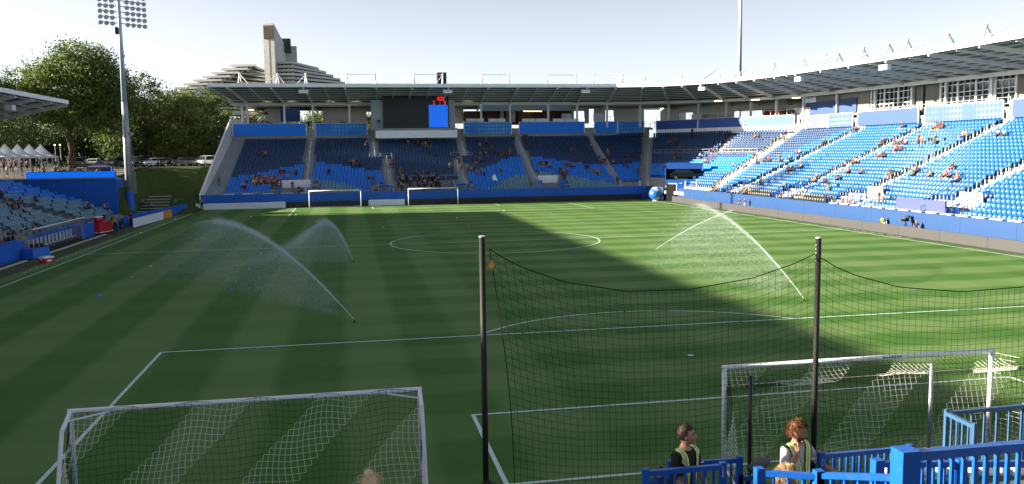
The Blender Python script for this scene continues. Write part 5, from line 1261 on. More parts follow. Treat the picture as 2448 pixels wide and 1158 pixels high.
# ------------------------------------------------------------------ near stand: walkway and blue railings
near = thing('walkway_stand', 'grey deck walkway with blue railings behind the striped net goal', 'grandstand')
DZ = 2.72
dkm = mat('worn_grey_deck', '#6f7478', .8, .15, 2, dirt=.2)
for k in range(14): MB().box(-20+k*2.5, -11.0, DZ-.25, -20+(k+1)*2.5-.01, -8.2, DZ).build('deck_panel', dkm, near)
MB().box(-20, -8.19, 0, 15, -8.0, DZ-.3).build('front_wall', M['wall_b'], near)
for i in range(4): MB().box(-20, -11.8-.8*i, DZ-.3, 15, -11.0-.8*i, DZ+.1+.36*i-.36*.0).build('step', M['conc'], near)
def fence(name, label, a, b_, h=1.05, gap=.115, post=.07, rail=(.06, .055), pick=.024, posts=(0, 1), low=True, m=None, midpost=None):
    """a, b_: world points of the rail top ends; pickets hang below"""
    m = m or M['rail_b']; a, b_ = Vector(a), Vector(b_); t_ = thing(name, label, 'railing', a-Vector((0, 0, h)))
    q = b_-a; H_ = Vector((0, 0, h))
    MB().beam(H_-Vector((0, 0, rail[1]/2)), q+H_-Vector((0, 0, rail[1]/2)), rail[0], rail[1]).build('top_rail', m, t_)
    if low: MB().beam(Vector((0, 0, .12)), q+Vector((0, 0, .12)), .035, .035).build('bottom_rail', m, t_)
    d = q.normalized()
    for e_ in posts:
        c = q*e_; MB().box(c.x-post/2, c.y-post/2, c.z-.05, c.x+post/2, c.y+post/2, c.z+h+.025).build('post', m, t_)
    n = int(q.length/gap)
    for i in range(1, n):
        c = q*(i/n); MB().box(c.x-pick/2, c.y-pick/2, c.z+.12, c.x+pick/2, c.y+pick/2, c.z+h-.05).build('picket', m, t_)
    return t_
f1 = fence('blue_railing', 'blue railing with the number 133 on its end post before the dark haired steward', onY(1543, 1126, -10.35), onY(1728, 1110, -10.2))
def stencil(txt, u, v, y, hpx, parent_name, rot=True):
    cu = bpy.data.curves.new('n', 'FONT'); cu.body = txt; cu.size = .1; cu.align_x = 'CENTER'; o = bpy.data.objects.new('n', cu); COL.objects.link(o)
    dg_ = bpy.context.evaluated_depsgraph_get(); me = bpy.data.meshes.new_from_object(o.evaluated_get(dg_)); bpy.data.objects.remove(o); return me
for k, ch in enumerate('133'):
    me = stencil(ch, 0, 0, 0, 0, ''); me.materials.clear(); me.materials.append(M['white']); p = onY(1728, 1122+k*9.2, -10.24)
    o = link('number', me, f1); o.matrix_world = Matrix.Translation(p) @ Matrix.Rotation(R_(90), 4, 'X') @ Matrix.Scale(.55, 4); o.matrix_parent_inverse = Matrix.Translation(f1.location).inverted()
    o.parent = f1; o.location = p-f1.location; o.matrix_parent_inverse = Matrix()
fence('blue_railing', 'blue railing behind the dark haired steward with a chipped top', onY(1603, 1106, -9.1), onY(1768, 1095, -9.0), low=False)
fence('blue_railing', 'low blue railing stub with chipped paint beside the black stanchion', onY(1770, 1139, -9.0), onY(1815, 1136, -9.0), h=.8)
f3 = fence('blue_railing', 'blue railing in front of the blond spectator', onY(1815, 1124, -11.3), onY(1957, 1133, -11.6), post=.085)
fence('blue_railing', 'blue railing continuing to the big square post', onY(1957, 1130, -11.6), onY(2155, 1136, -12.2), post=.085)
f4 = fence('blue_railing', 'long blue railing held by the bearded steward', onY(1962, 1086, -9.75), onY(2174, 1067, -9.3))
for k, ch in enumerate('33'):
    me = stencil(ch, 0, 0, 0, 0, ''); me.materials.clear(); me.materials.append(M['white']); p = onY(1966, 1104+k*11, -9.80); o = link('number', me, f4, p-f4.location); o.rotation_euler = (R_(90), 0, 0); o.scale = (.5, .5, .5)
fence('blue_railing', 'thick blue railing with a big square corner post and slanted top', onY(2166, 1080, -12.9), onY(2560, 1047, -12.6), h=1.1, gap=.125, post=.17, rail=(.085, .075), pick=.03, posts=(0,))
fence('blue_railing', 'blue railing with a wide flat post behind the thick slanted railing', onY(2098, 1104, -11.6), onY(2560, 1101, -11.5), gap=.13, post=.1, posts=(0, .41))
gm = mat('faded_blue_rail', '#2b4d70', .4, .15, 3, dirt=.3)
a, b_ = onY(2263, 984, -8.35), onY(2560, 957, -8.3)
fence('faded_railing', 'faded chipped blue railing along the front edge of the deck', a, b_, h=1.12, gap=.2, post=.05, posts=(0, .62), m=gm)
c = onY(2330, 1016, -9.0); fence('faded_railing', 'short faded side railing meeting the deck front railing at a corner', a, Vector((c.x, c.y, c.z)), h=1.12, gap=.12, post=.05, posts=(1,), m=gm)
pp = thing('white_pipe', 'white pipe lying behind the pickets of the thick blue railing', 'pipe', onY(2115, 1128, -10.9)); q = onY(2560, 1128, -10.9)-pp.location
for k in range(12): MB().tube(q*(k/12)+Vector((.0, 0, 0)), q*((k+.72)/12), .045, n=10).build('sleeve', M['white'], pp, True)
MB().tube((0, 0, 0), q, .035, n=10).build('core', M['conc_l'], pp)
mc = thing('boom_microphone', 'grey furry boom microphone beside the black stanchion', 'microphone', onY(1815, 1110, -9.0))
mm_ = MB(); mm_.ball((0, 0, 0), .078, 18, 12, sx=2.05, sy=.95, sz=.95); o = mm_.build('wind_cover', mat('grey_fur', '#6b6e72', .95, .3, 20, bump=.8, bscale=60), mc, True); o.rotation_euler = (0, R_(-20), 0)
rf = random.Random(3); fz = MB()
for k in range(700):
    d = Vector((rf.gauss(0, 1), rf.gauss(0, 1), rf.gauss(0, 1))).normalized(); p = Vector((d.x*.16, d.y*.074, d.z*.074)); e_ = p+d*.02+Vector((rf.gauss(0, .006), rf.gauss(0, .006), -.006)); s_ = d.cross(Vector((.3, .5, .8))).normalized()*.003; fz.add([p-s_, p+s_, e_], ((0, 1, 2),))
o2 = fz.build('fur', MATS['grey_fur'], mc); o2.rotation_euler = (0, R_(-20), 0); o2['kind'] = 'stuff'
MB().tube((-.1, 0, -.05), (-.25, .05, -.5), .015, n=8).build('pole', M['black'], mc)
# ------------------------------------------------------------------ people
PART = {'pelvis': 1, 'waist': 0, 'torso': 0, 'neck': 2, 'head': 2, 'uparm': 0, 'forearm': 2, 'hand': 2, 'thigh': 1, 'shin': 1, 'foot': 4}
def skin_body(J, bones, name, mats, levels=1, shin_skin=False, hairline=None):
    """J: joint -> (pos, rx, ry); bones: (a, b, kind); one continuous skinned surface"""
    names = list(J); me = bpy.data.meshes.new(name+'_cage'); me.from_pydata([J[n][0] for n in names], [(names.index(a), names.index(b_)) for a, b_, _ in bones], [])
    ob = bpy.data.objects.new(name+'_cage', me); COL.objects.link(ob)
    ob.modifiers.new('s', 'SKIN')
    for i, n in enumerate(names):
        sv = me.skin_vertices[0].data[i]; sv.radius = (J[n][1], J[n][2]); sv.use_root = (n == 'pelvis')
    sb = ob.modifiers.new('u', 'SUBSURF'); sb.levels = levels; sb.render_levels = levels
    bpy.context.view_layer.update(); dg_ = bpy.context.evaluated_depsgraph_get()
    out = bpy.data.meshes.new_from_object(ob.evaluated_get(dg_)); out.name = name; bpy.data.objects.remove(ob); bpy.data.meshes.remove(me)
    paint(out, J, bones, mats, shin_skin, hairline); return out
def paint(out, J, bones, mats, shin_skin=False, hairline=None):
    out.materials.clear()
    for m in mats: out.materials.append(m)
    segs = [(Vector(J[a][0]), Vector(J[b_][0]), k) for a, b_, k in bones]; idx = []
    for p in out.polygons:
        c = p.center; best = 9; kd = 'torso'; tt = 0
        for a, b_, k in segs:
            ab = b_-a; t_ = max(0, min(1, (c-a).dot(ab)/max(1e-9, ab.length_squared))); d = (c-(a+ab*t_)).length
            if d < best: best, kd, tt = d, k, t_
        mi = PART[kd]
        if kd == 'shin' and shin_skin: mi = 2
        if kd == 'uparm' and tt > .72: mi = 2
        if kd == 'head':
            hp = Vector(J['headt'][0]); hb = Vector(J['headb'][0]); up_ = (hp-hb).normalized(); fw_ = J.get('_fw', ((0, -1, 0),))[0]
            r = c-hb; f_ = r.dot(Vector(fw_)); z = r.dot(up_)
            if z > .085 or (f_ < -.01 and z > -.04): mi = 3
        idx.append(mi)
    out.polygons.foreach_set('material_index', idx); out.polygons.foreach_set('use_smooth', [True]*len(idx)); out.update()
BONES = [('pelvis', 'waist', 'pelvis'), ('waist', 'chest', 'torso'), ('chest', 'neck', 'torso'), ('neck', 'headb', 'neck'), ('headb', 'headt', 'head')]
for s_ in 'LR': BONES += [('chest', 'sh'+s_, 'torso'), ('sh'+s_, 'el'+s_, 'uparm'), ('el'+s_, 'wr'+s_, 'forearm'), ('wr'+s_, 'ha'+s_, 'hand'), ('pelvis', 'hip'+s_, 'pelvis'), ('hip'+s_, 'kn'+s_, 'thigh'), ('kn'+s_, 'an'+s_, 'shin'), ('an'+s_, 'to'+s_, 'foot')]
def pose(kind):
    J = {'pelvis': ((0, 0, .95), .155, .115), 'waist': ((0, 0, 1.12), .135, .10), 'chest': ((0, .01, 1.34), .155, .115), 'neck': ((0, .01, 1.50), .055, .055), 'headb': ((0, -.01, 1.60), .075, .09), 'headt': ((0, -.005, 1.70), .07, .085)}
    for s_, x in (('L', 1), ('R', -1)):
        J.update({'sh'+s_: ((x*.175, .01, 1.42), .062, .062), 'el'+s_: ((x*.25, .03, 1.16), .046, .046), 'wr'+s_: ((x*.26, -.07, .94), .033, .033), 'ha'+s_: ((x*.255, -.12, .86), .036, .03),
                  'hip'+s_: ((x*.095, 0, .88), .095, .10), 'kn'+s_: ((x*.105, -.01, .49), .066, .068), 'an'+s_: ((x*.11, .02, .09), .043, .045), 'to'+s_: ((x*.125, -.15, .045), .042, .034)})
    if kind == 'arms':
        for s_, x in (('L', 1), ('R', -1)): J['el'+s_] = ((x*.26, -.06, 1.18), .046, .046); J['wr'+s_] = ((x*.14, -.28, 1.20), .033, .033); J['ha'+s_] = ((x*.07, -.34, 1.23), .036, .03)
    if kind == 'wave':
        J['elR'] = ((-.38, -.02, 1.56), .046, .046); J['wrR'] = ((-.34, -.06, 1.80), .033, .033); J['haR'] = ((-.33, -.08, 1.89), .036, .03)
    if kind == 'walk':
        J['knL'] = ((.10, -.16, .52), .066, .068); J['anL'] = ((.10, -.20, .10), .043, .045); J['toL'] = ((.11, -.37, .06), .042, .034); J['knR'] = ((-.10, .05, .50), .066, .068); J['anR'] = ((-.11, .26, .14), .043, .045); J['toR'] = ((-.12, .12, .05), .042, .034)
        J['elL'] = ((.25, .12, 1.18), .046, .046); J['wrL'] = ((.25, .1, .95), .033, .033); J['haL'] = ((.25, .08, .86), .036, .03); J['wrR'] = ((-.25, -.2, 1.0), .033, .033); J['haR'] = ((-.25, -.27, .94), .036, .03)
    if kind.startswith('sit'):
        lean = {'sit': .03, 'sitlean': -.16, 'sitback': .12}[kind]
        dz_ = -.43
        for n in list(J):
            p, a, b_ = J[n]
            if n[:2] in ('hi', 'kn', 'an', 'to'): continue
            f_ = max(0, (p[2]-.95)/.75); J[n] = ((p[0], p[1]+lean*f_+.02, p[2]+dz_-(.05*f_ if kind == 'sitlean' else 0)), a, b_)
        for s_, x in (('L', 1), ('R', -1)):
            J['hip'+s_] = ((x*.10, -.02, .50), .10, .095); J['kn'+s_] = ((x*.13, -.46, .52), .068, .066); J['an'+s_] = ((x*.13, -.44, .09), .043, .045); J['to'+s_] = ((x*.14, -.60, .045), .042, .034)
            J['el'+s_] = ((x*.25, -.06+lean*.3, .76), .046, .046); J['wr'+s_] = ((x*.15, -.30+lean*.2, .66), .033, .033); J['ha'+s_] = ((x*.10, -.36+lean*.2, .63), .036, .03)
    return J
DEF = [M['navy'], M['dark'], M['skin'], M['hair'], M['rubber']]
PM = {}
for k in ('stand', 'arms', 'wave', 'walk', 'sit', 'sitlean', 'sitback'):
    PM[k] = skin_body(pose(k), BONES, 'person_'+k, DEF); PM[k+'_s'] = PM[k].copy(); paint(PM[k+'_s'], pose(k), BONES, DEF, True)
CLO = {n: mat('cloth_'+n, c, .85, .12, 8) for n, c in dict(red='#6d1921', white='#818386', black='#121215', navy='#121d33', blue='#193d75', grey='#4c4e51', pink='#814e58', teal='#287074', tan='#6b5c48', maroon='#3e161c', yellow='#808e20', green='#205733', orange='#8c4820', sky='#587b94').items()}
POSE_TXT = {'stand': 'standing', 'arms': 'standing with hands joined', 'wave': 'standing with one arm raised', 'walk': 'walking', 'sit': 'seated', 'sitlean': 'seated leaning forward', 'sitback': 'seated leaning back'}
PR = random.Random(21)
def person(loc, rz, pk, shirt, pants='navy', where='in the shaded stand', shorts=None, hair=None, scale=None, vest=False, group=None):
    shorts = PR.random() < .5 if shorts is None else shorts
    o = link('person', PM[pk+('_s' if shorts else '')], None, loc, rz+PR.uniform(-.25, .25)); s_ = scale or PR.uniform(.93, 1.04); o.scale = (s_, s_, s_)
    cols = [CLO[shirt], CLO[pants], PR.choice([M['skin'], M['skin'], M['skin2']]), hair or PR.choice([M['hair'], M['hair'], M['hair'], M['hair2'], M['black']]), M['rubber']]
    for i, m in enumerate(cols): o.material_slots[i].link = 'OBJECT'; o.material_slots[i].material = m
    lb = 'person in %s top %s %s' % (shirt, POSE_TXT[pk], where)
    tag(o, lb, 'person', group or 'people '+where)
    return o
CROWD = []
def extra(*a, **k):
    """a figure too small to pick apart: goes into the one joined crowd"""
    o = person(*a, **k); CROWD.append(o); return o
def bench_pt(u, v, st):
    """seat under a pixel of the far (A), corner (C) or side (D) stand: intersect the rake plane, snap to a row"""
    d = Vector(ray(u, v)); c = Vector(CAM)
    if st == 'A': n = Vector((0, -RISE/DEP, 1)); p0 = Vector((0, 112.5+D0, Z0+.55))
    elif st == 'D': n = Vector((-RISE/DEP, 0, 1)); p0 = Vector((36.5+D0, 0, Z0+.55))
    else:
        e_ = Vector((.87, .49, 0)); n = Vector((-e_.x*RISE/DEP, -e_.y*RISE/DEP, 1)); p0 = P2(rowd(20)).lerp(P3(rowd(20)), .5)+Vector((0, 0, rowz(20)+.55))
    t_ = (p0-c).dot(n)/d.dot(n); h = c+d*t_
    if st == 'A': i = round((h.y-112.5-D0-.3)/DEP); i = max(0, min(24, i)); return Vector((h.x, 112.5+rowd(i)+.30, rowz(i))), 0.0
    if st == 'D': i = round((h.x-36.5-D0-.3)/DEP); i = max(0, min(24, i)); return Vector((36.5+rowd(i)+.30, h.y, rowz(i))), -math.pi/2
    return Vector((h.x, h.y, h.z-.55)), math.atan2(-.49, -.87)+math.pi/2
SH = ['red', 'white', 'black', 'navy', 'blue', 'grey', 'pink', 'maroon', 'tan', 'white', 'black', 'teal', 'sky']
def crop_people(lst, ox, oy, sc, st, where, pk=None, pal=None):
    for q in lst:
        u, v = ox+q[0]/sc, oy+q[1]/sc; k = q[2] if len(q) > 2 else None
        p, rz = bench_pt(u, v, st); person(p, rz, k or PR.choice(['sit', 'sit', 'sitlean', 'sitback']), (q[3] if len(q) > 3 else PR.choice(pal or SH)), PR.choice(['navy', 'black', 'grey', 'tan']), where)
S = 'stand'
W1 = 'in the shaded block beside the outer staircase'
crop_people([(810, 560, None, 'black'), (850, 560, None, 'white'), (605, 900), (550, 970, None, 'white'), (590, 985), (1045, 790), (1095, 790), (1215, 770), (1260, 770), (1150, 880, S, 'white'), (235, 915, S, 'yellow'), (1210, 970, S, 'maroon'), (1290, 1020), (1325, 1020, None, 'white')], 480, 270, 5.515, 'A', W1)
for r_, v in enumerate((846, 880, 915)):
    for k in range(11 if r_ else 9): crop_people([(700+k*34+PR.uniform(-6, 6), v+PR.uniform(-4, 4))], 480, 270, 5.515, 'A', 'in the red and white group of visiting fans', pal=['red', 'white', 'white', 'maroon', 'white', 'grey', 'pink'])
W2 = 'in the shaded blocks beside the video screen'
crop_people([(1690, 790)], 480, 270, 5.515, 'A', W2)
crop_people([(215, 655), (245, 660, None, 'white'), (290, 660), (325, 680, None, 'maroon'), (420, 450, S, 'blue'), (740, 670, None, 'pink'), (775, 680), (870, 790, S, 'grey'), (555, 335), (895, 350, S, 'black'), (970, 390, None, 'white'), (990, 355), (1035, 355), (1080, 395, None, 'red'), (1110, 415), (1140, 412), (1165, 416), (1200, 412), (1235, 415), (1270, 415), (1210, 345), (450, 850), (495, 850), (555, 1010), (1525, 690, None, 'white'), (1757, 755, S, 'white'), (1800, 755), (1840, 755)], 800, 270, 5.515, 'A', W2)
for k, (x, y) in enumerate(((1618, 590), (1632, 645), (1645, 695), (1672, 745))): p, rz = bench_pt(800+x/5.515, 270+y/5.515, 'A'); person(p, 0, 'walk', ['black', 'maroon', 'black', 'tan'][k], 'navy', 'on the stairs beside the supporters', True)
for k in range(34):
    x, y = PR.uniform(835, 1385), PR.uniform(850, 985); p, rz = bench_pt(800+x/5.515, 270+y/5.515, 'A')
    extra(p+Vector((0, -.05, 0)), 0, PR.choice(['stand', 'arms', 'arms', 'wave', 'stand']), PR.choice(['blue', 'blue', 'navy', 'black', 'grey', 'sky', 'white']), 'black', 'among the standing supporters')
W3 = 'in the shaded blocks below the grey hanging banner'
crop_people([(95, 345), (155, 430, None, 'white'), (235, 400, S, 'grey'), (310, 430, None, 'black'), (15, 500), (150, 540), (180, 520), (205, 500), (230, 525), (250, 510), (165, 545), (350, 540), (385, 540, None, 'blue'), (430, 538), (455, 545), (480, 540), (545, 540, S, 'tan'), (105, 630), (150, 630), (185, 635), (35, 750, None, 'white'), (75, 750), (120, 810, S, 'pink'), (165, 780), (200, 790, None, 'maroon'), (420, 755), (730, 315, None, 'red'), (765, 315, None, 'maroon'), (1360, 500, None, 'grey'), (1400, 500, None, 'teal'), (1620, 440), (935, 680), (965, 675, None, 'black'), (990, 680, None, 'white'), (1020, 678), (1050, 672, None, 'black'), (1065, 690), (1275, 690, None, 'red'), (1310, 690, None, 'red'), (1345, 688, None, 'pink'), (1390, 700, None, 'white'), (1205, 780, S, 'black'), (1230, 780), (1260, 775), (1285, 770), (1240, 830, S, 'tan'), (1255, 870, S, 'navy'), (1460, 645), (1545, 715), (1580, 720), (1655, 780), (1690, 775), (1715, 775, None, 'white'), (1735, 785), (1740, 640, None, 'white'), (1780, 640, None, 'red'), (1805, 635, None, 'red')], 1120, 270, 5.515, 'A', W3)
W4 = 'in the shaded block next to the corner stairs'
crop_people([(485, 320), (235, 415, None, 'red'), (290, 415), (560, 490, None, 'red'), (595, 490, None, 'red'), (400, 570), (440, 570), (410, 665), (370, 645, None, 'blue'), (545, 750, S, 'grey'), (175, 525, S, 'white'), (200, 555, None, 'red'), (240, 625, None, 'white'), (300, 860, S, 'sky'), (30, 740), (60, 745)], 1420, 270, 5.265, 'A', W4)
W5 = 'in the angled corner block'
crop_people([(955, 365), (1015, 362), (1045, 362, None, 'maroon'), (1235, 275, S, 'navy'), (1075, 470, None, 'blue'), (1120, 470), (1030, 550), (1335, 555), (1400, 620, None, 'white'), (1440, 620, None, 'red'), (900, 685), (1500, 490)], 1420, 270, 5.265, 'C', W5)
crop_people([(550, 205), (600, 200), (880, 215), (920, 220)], 1700, 290, 5.263, 'C', W5)
W6 = 'among the sunlit blue seats'
crop_people([(1845, 85, None, 'black'), (1885, 75, None, 'white'), (1830, 105), (1390, 275, None, 'grey'), (1080, 395), (1105, 395, None, 'white'), (670, 495, None, 'black'), (720, 495, None, 'red'), (900, 480, S, 'black'), (955, 475), (450, 550), (550, 535, S, 'grey'), (280, 585, S, 'tan'), (960, 615), (1000, 615), (1120, 575), (1720, 530, None, 'tan'), (1760, 525, None, 'red'), (1795, 525), (1740, 620, None, 'pink'), (1700, 635, None, 'white'), (1890, 640), (1280, 720), (1320, 735, None, 'tan'), (1410, 760), (1560, 735), (940, 795), (595, 800, S, 'white'), (1450, 860, S, 'black'), (870, 945), (385, 870), (430, 890), (215, 885), (60, 860), (100, 850), (25, 860), (80, 800, S, 'maroon')], 1700, 290, 5.263, 'D', W6)
crop_people([(460, 105), (545, 160), (850, 115), (885, 122), (925, 115, None, 'red'), (190, 295), (235, 300), (365, 315), (430, 315), (490, 305), (340, 395), (380, 390), (430, 385), (650, 305, S, 'maroon'), (688, 302, S, 'white'), (810, 320, S, 'black'), (840, 300, S, 'teal'), (1190, 210), (1225, 210), (1615, 200, None, 'white'), (1690, 198, None, 'white'), (165, 465), (222, 460, None, 'black'), (262, 692, None, 'black'), (295, 692, None, 'navy'), (600, 635), (640, 635), (540, 695), (735, 712), (1000, 675), (1040, 605), (1060, 682), (1100, 712, None, 'tan'), (1135, 735, None, 'pink'), (130, 1030, S, 'black'), (205, 1020, S, 'white')], 2068, 280, 5.034, 'D', W6)
W7 = 'behind the sunlit front wall'
for u, k, c in ((1974, 'arms', 'black'), (2012, 'sit', 'pink'), (2024, 'sit', 'grey'), (2032, 'sit', 'red'), (1996, 'sit', 'navy')):
    p = onX(u, 480, 37.4); person((37.4, p.y, Z0-.05), -math.pi/2, k, c, 'navy', W7)
# concourse
for k in range(22):
    p = onY(560+PR.random()*105, 285, 133.6+PR.random()*1.6); extra((p.x, p.y, CON_Z), 0, PR.choice(['stand', 'arms', 'stand']), PR.choice(['red', 'maroon', 'black', 'white', 'navy', 'pink']), 'black', 'in the crowd on the upper terrace')
for u in (737, 748, 757, 765, 790, 815, 821, 828): p = onY(u, 285, 134.2); person((p.x, p.y, CON_Z), 0, 'stand', PR.choice(['black', 'navy', 'grey', 'white']), 'black', 'on the terrace above the patterned banner')
for u in (1153, 1172, 1196, 1210, 1290, 1338, 1356): p = onY(u, 285, 135.5); extra((p.x, p.y, CON_Z), 0, 'stand', PR.choice(['black', 'navy', 'grey', 'white']), 'black', 'at the bars below the grey hanging banner')
p = onY(1227, 305, 131.6); person((p.x, 131.4, rowz(22)), math.pi, 'walk', 'grey', 'black', 'climbing the stairs between two blue banners')
for u, v in ((2105, 256), (2112, 257), (2121, 257)): p = onX(u, v, 58.1); person((58.05, p.y, CON_Z-.4), -math.pi/2, 'stand', PR.choice(['white', 'teal', 'pink']), 'navy', 'at the rail of the glazed box')
p = onX(1916, 300, 57.6); person((57.4, p.y, ZS0), -math.pi/2, 'stand', 'black', 'black', 'in the gap beside the corner banner')
# pitch side right
Wp = 'on the walkway below the sunlit blue wall'
for u, k, c in ((1768, 'stand', 'navy'), (1781, 'arms', 'maroon')): p = onX(u, 490, 35.9); person((35.9, p.y, .02), -math.pi/2, k, c, 'white' if c == 'maroon' else 'navy', Wp)
p = onX(2108, 545, 35.95); sv = person((35.95, p.y, .25), -math.pi/2, 'sit', 'yellow', 'white', Wp)
# steward's white chair and cart
ch = thing('folding_chair', 'white folding chair holding the steward on the sunlit walkway', 'chair', (36.05, p.y, 0), -math.pi/2); MB().box(-.25, -.25, .62, .25, .2, .68).build('seat', M['white'], ch); MB().box(-.25, .2, .68, .25, .25, 1.15).build('backrest', M['white'], ch)
for sx_4 in (-.22, .22):
    for sy_4 in (-.22, .2): MB().box(sx_4-.02, sy_4-.02, 0, sx_4+.02, sy_4+.02, .62).build('leg', M['steel'], ch)
def tv_camera(loc, rz, label, grp=None):
    t_ = thing('television_camera', label, 'camera', loc, rz, grp)
    for k in range(3): a = k*2.094; MB().tube((0, 0, 1.15), (.42*math.cos(a), .42*math.sin(a), 0), .03, n=6).build('leg', M['black'], t_)
    MB().box(-.13, -.32, 1.2, .13, .28, 1.5).build('body', M['black'], t_); MB().tube((0, -.32, 1.35), (0, -.85, 1.33), .10, .13, 12).build('lens', M['black'], t_); MB().box(-.2, .05, 1.52, .2, .3, 1.72).build('viewfinder', M['dark'], t_)
    return t_
p = onX(2165, 545, 35.9); tv_camera((35.9, p.y, .02), -1.2, 'large black television camera on the sunlit walkway'); p = onX(2190, 548, 35.95); person((35.95, p.y, -.25), -1.3, 'stand', 'navy', 'navy', 'beside the large television camera')
p = onY(906, 305, 129.6); tv_camera((p.x, 129.6, 11.78), 0, 'black television camera on the ledge beside the video screen')
# left touchline people
Wl = 'near the red drinks cart'
for u, v, k, c in ((262, 556, 'stand', 'white'), (270, 555, 'stand', 'red'), (276, 558, 'stand', 'yellow'), (288, 549, 'stand', 'sky'), (292, 548, 'stand', 'white'), (258, 548, 'stand', 'sky'), (250, 545, 'stand', 'navy')): p = onZ(u, v); person((p.x, p.y, .01), PR.uniform(-1, 2), k, c, 'navy', Wl)
p = onZ(314, 543); person((p.x, p.y, .01), .8, 'stand', 'black', 'black', 'alone on the turf before the low blue wall', False)
p = onZ(58, 610); person((p.x, p.y, .01), 1.2, 'stand', 'yellow', 'black', 'guarding the touchline beside the covered table', False)
Wf = 'behind the low wall at the dugout'
for u, x in ((4, -39.3), (10, -39.3), (20, -39.3), (30, -39.2), (42, -39.2), (64, -39.2), (80, -39.2), (95, -39.2), (180, -39.1), (188, -39.1), (196, -39.1)):
    p = onX(u, 560, x); person((x, p.y, .45), math.pi/2, PR.choice(['stand', 'arms']), PR.choice(['red', 'navy', 'black', 'white', 'maroon']), 'navy', Wf)
Ws = 'in the shaded low stand'
for u, v, x, k, c in ((45, 490, -46, 'arms', 'red'), (18, 478, -47, 'sit', 'white'), (30, 482, -46.5, 'sit', 'navy'), (84, 462, -47.5, 'sit', 'black'), (203, 488, -43.5, 'sit', 'white'), (212, 488, -43.4, 'sit', 'black'), (250, 488, -42.5, 'sit', 'white'), (258, 490, -42.3, 'sit', 'white'), (85, 528, -42, 'sit', 'white'), (0, 450, -50, 'sit', 'red'), (55, 492, -45.6, 'sit', 'white')):
    i = round((WX-x)/WD-.3); xx = WX-WD*i-.35; p = onX(u, v, xx); person((xx, p.y, WZ+WRI*i), math.pi/2, k, c, 'navy', Ws)
Wc = 'with the photographers beside the orange board'
for u, v, k, c in ((437, 500, 'stand', 'black'), (430, 502, 'stand', 'sky'), (420, 503, 'stand', 'sky'), (464, 503, 'stand', 'green'), (468, 500, 'stand', 'navy'), (402, 497, 'sit', 'black'), (412, 499, 'sit', 'navy'), (391, 490, 'stand', 'black'), (483, 503, 'stand', 'yellow')): p = onZ(u, v); person((p.x, p.y, .01), PR.uniform(-.4, .4), k, c, 'black', Wc)
for u, v in ((411, 500), (450, 500), (388, 500)): p = onZ(u, v); tv_camera((p.x, p.y, .01), PR.uniform(-.4, .4), 'black tripod camera of the photographers by the orange board', 'tripod cameras of the photographers')
for u, v, y, c in ((322, 466, 107, 'white'), (340, 478, 106, 'sky'), (346, 476, 107, 'black'), (356, 484, 106, 'grey'), (362, 488, 105.5, 'sky'), (316, 462, 106, 'white')):
    p = onY(u, v, y); person((p.x, y, max(height(p.x, y), .2)), .6, 'sitlean', c, 'navy', 'on the grass slope by the small bleacher')
for k, u in enumerate((103, 132, 139)):
    p = onY(u, 400, 103+k*.4); person((p.x, p.y, height(p.x, p.y)), .3, 'stand', ['white', 'white', 'white'][k], 'black', 'in white tops on the tent terrace')
for k in range(20):
    u = PR.uniform(4, 150); y = PR.uniform(103, 124); p = onY(u, 400, y); extra((p.x, y, height(p.x, y)), PR.uniform(-1, 1), PR.choice(['stand', 'arms', 'stand', 'walk']), PR.choice(['white', 'red', 'grey', 'black', 'navy', 'tan']), 'navy', 'in the terrace crowd around the marquees')
for u, c in ((163, 'teal'), (182, 'sky'), (200, 'navy'), (140, 'sky'), (148, 'blue'), (232, 'white')): p = onY(u, 410, 101.6); person((p.x, 101.6, height(p.x, 101.6)), .3, 'sit', c, 'blue', 'on the terrace just above the ribbon board')

# the smallest figures joined into one mass
bpy.context.view_layer.update()
cv, cf, cmi, cmats = [], [], [], []
for o in CROWD:
    mw = o.matrix_world; k = len(cv); cv += [tuple(mw @ v_.co) for v_ in o.data.vertices]; cf += [tuple(i+k for i in p.vertices) for p in o.data.polygons]
    loc_ = []
    for sl_ in o.material_slots:
        if sl_.material not in cmats: cmats.append(sl_.material)
        loc_.append(cmats.index(sl_.material))
    cmi += [loc_[p.material_index] for p in o.data.polygons]; bpy.data.objects.remove(o)
me = bpy.data.meshes.new('crowd'); me.from_pydata(cv, [], cf)
for m in cmats: me.materials.append(m)
me.polygons.foreach_set('material_index', cmi); me.polygons.foreach_set('use_smooth', [True]*len(cf)); me.update()
tag(link('crowd', me), 'distant crowd of small figures on the terraces and behind the goal below the screen', 'crowd', None, 'stuff')
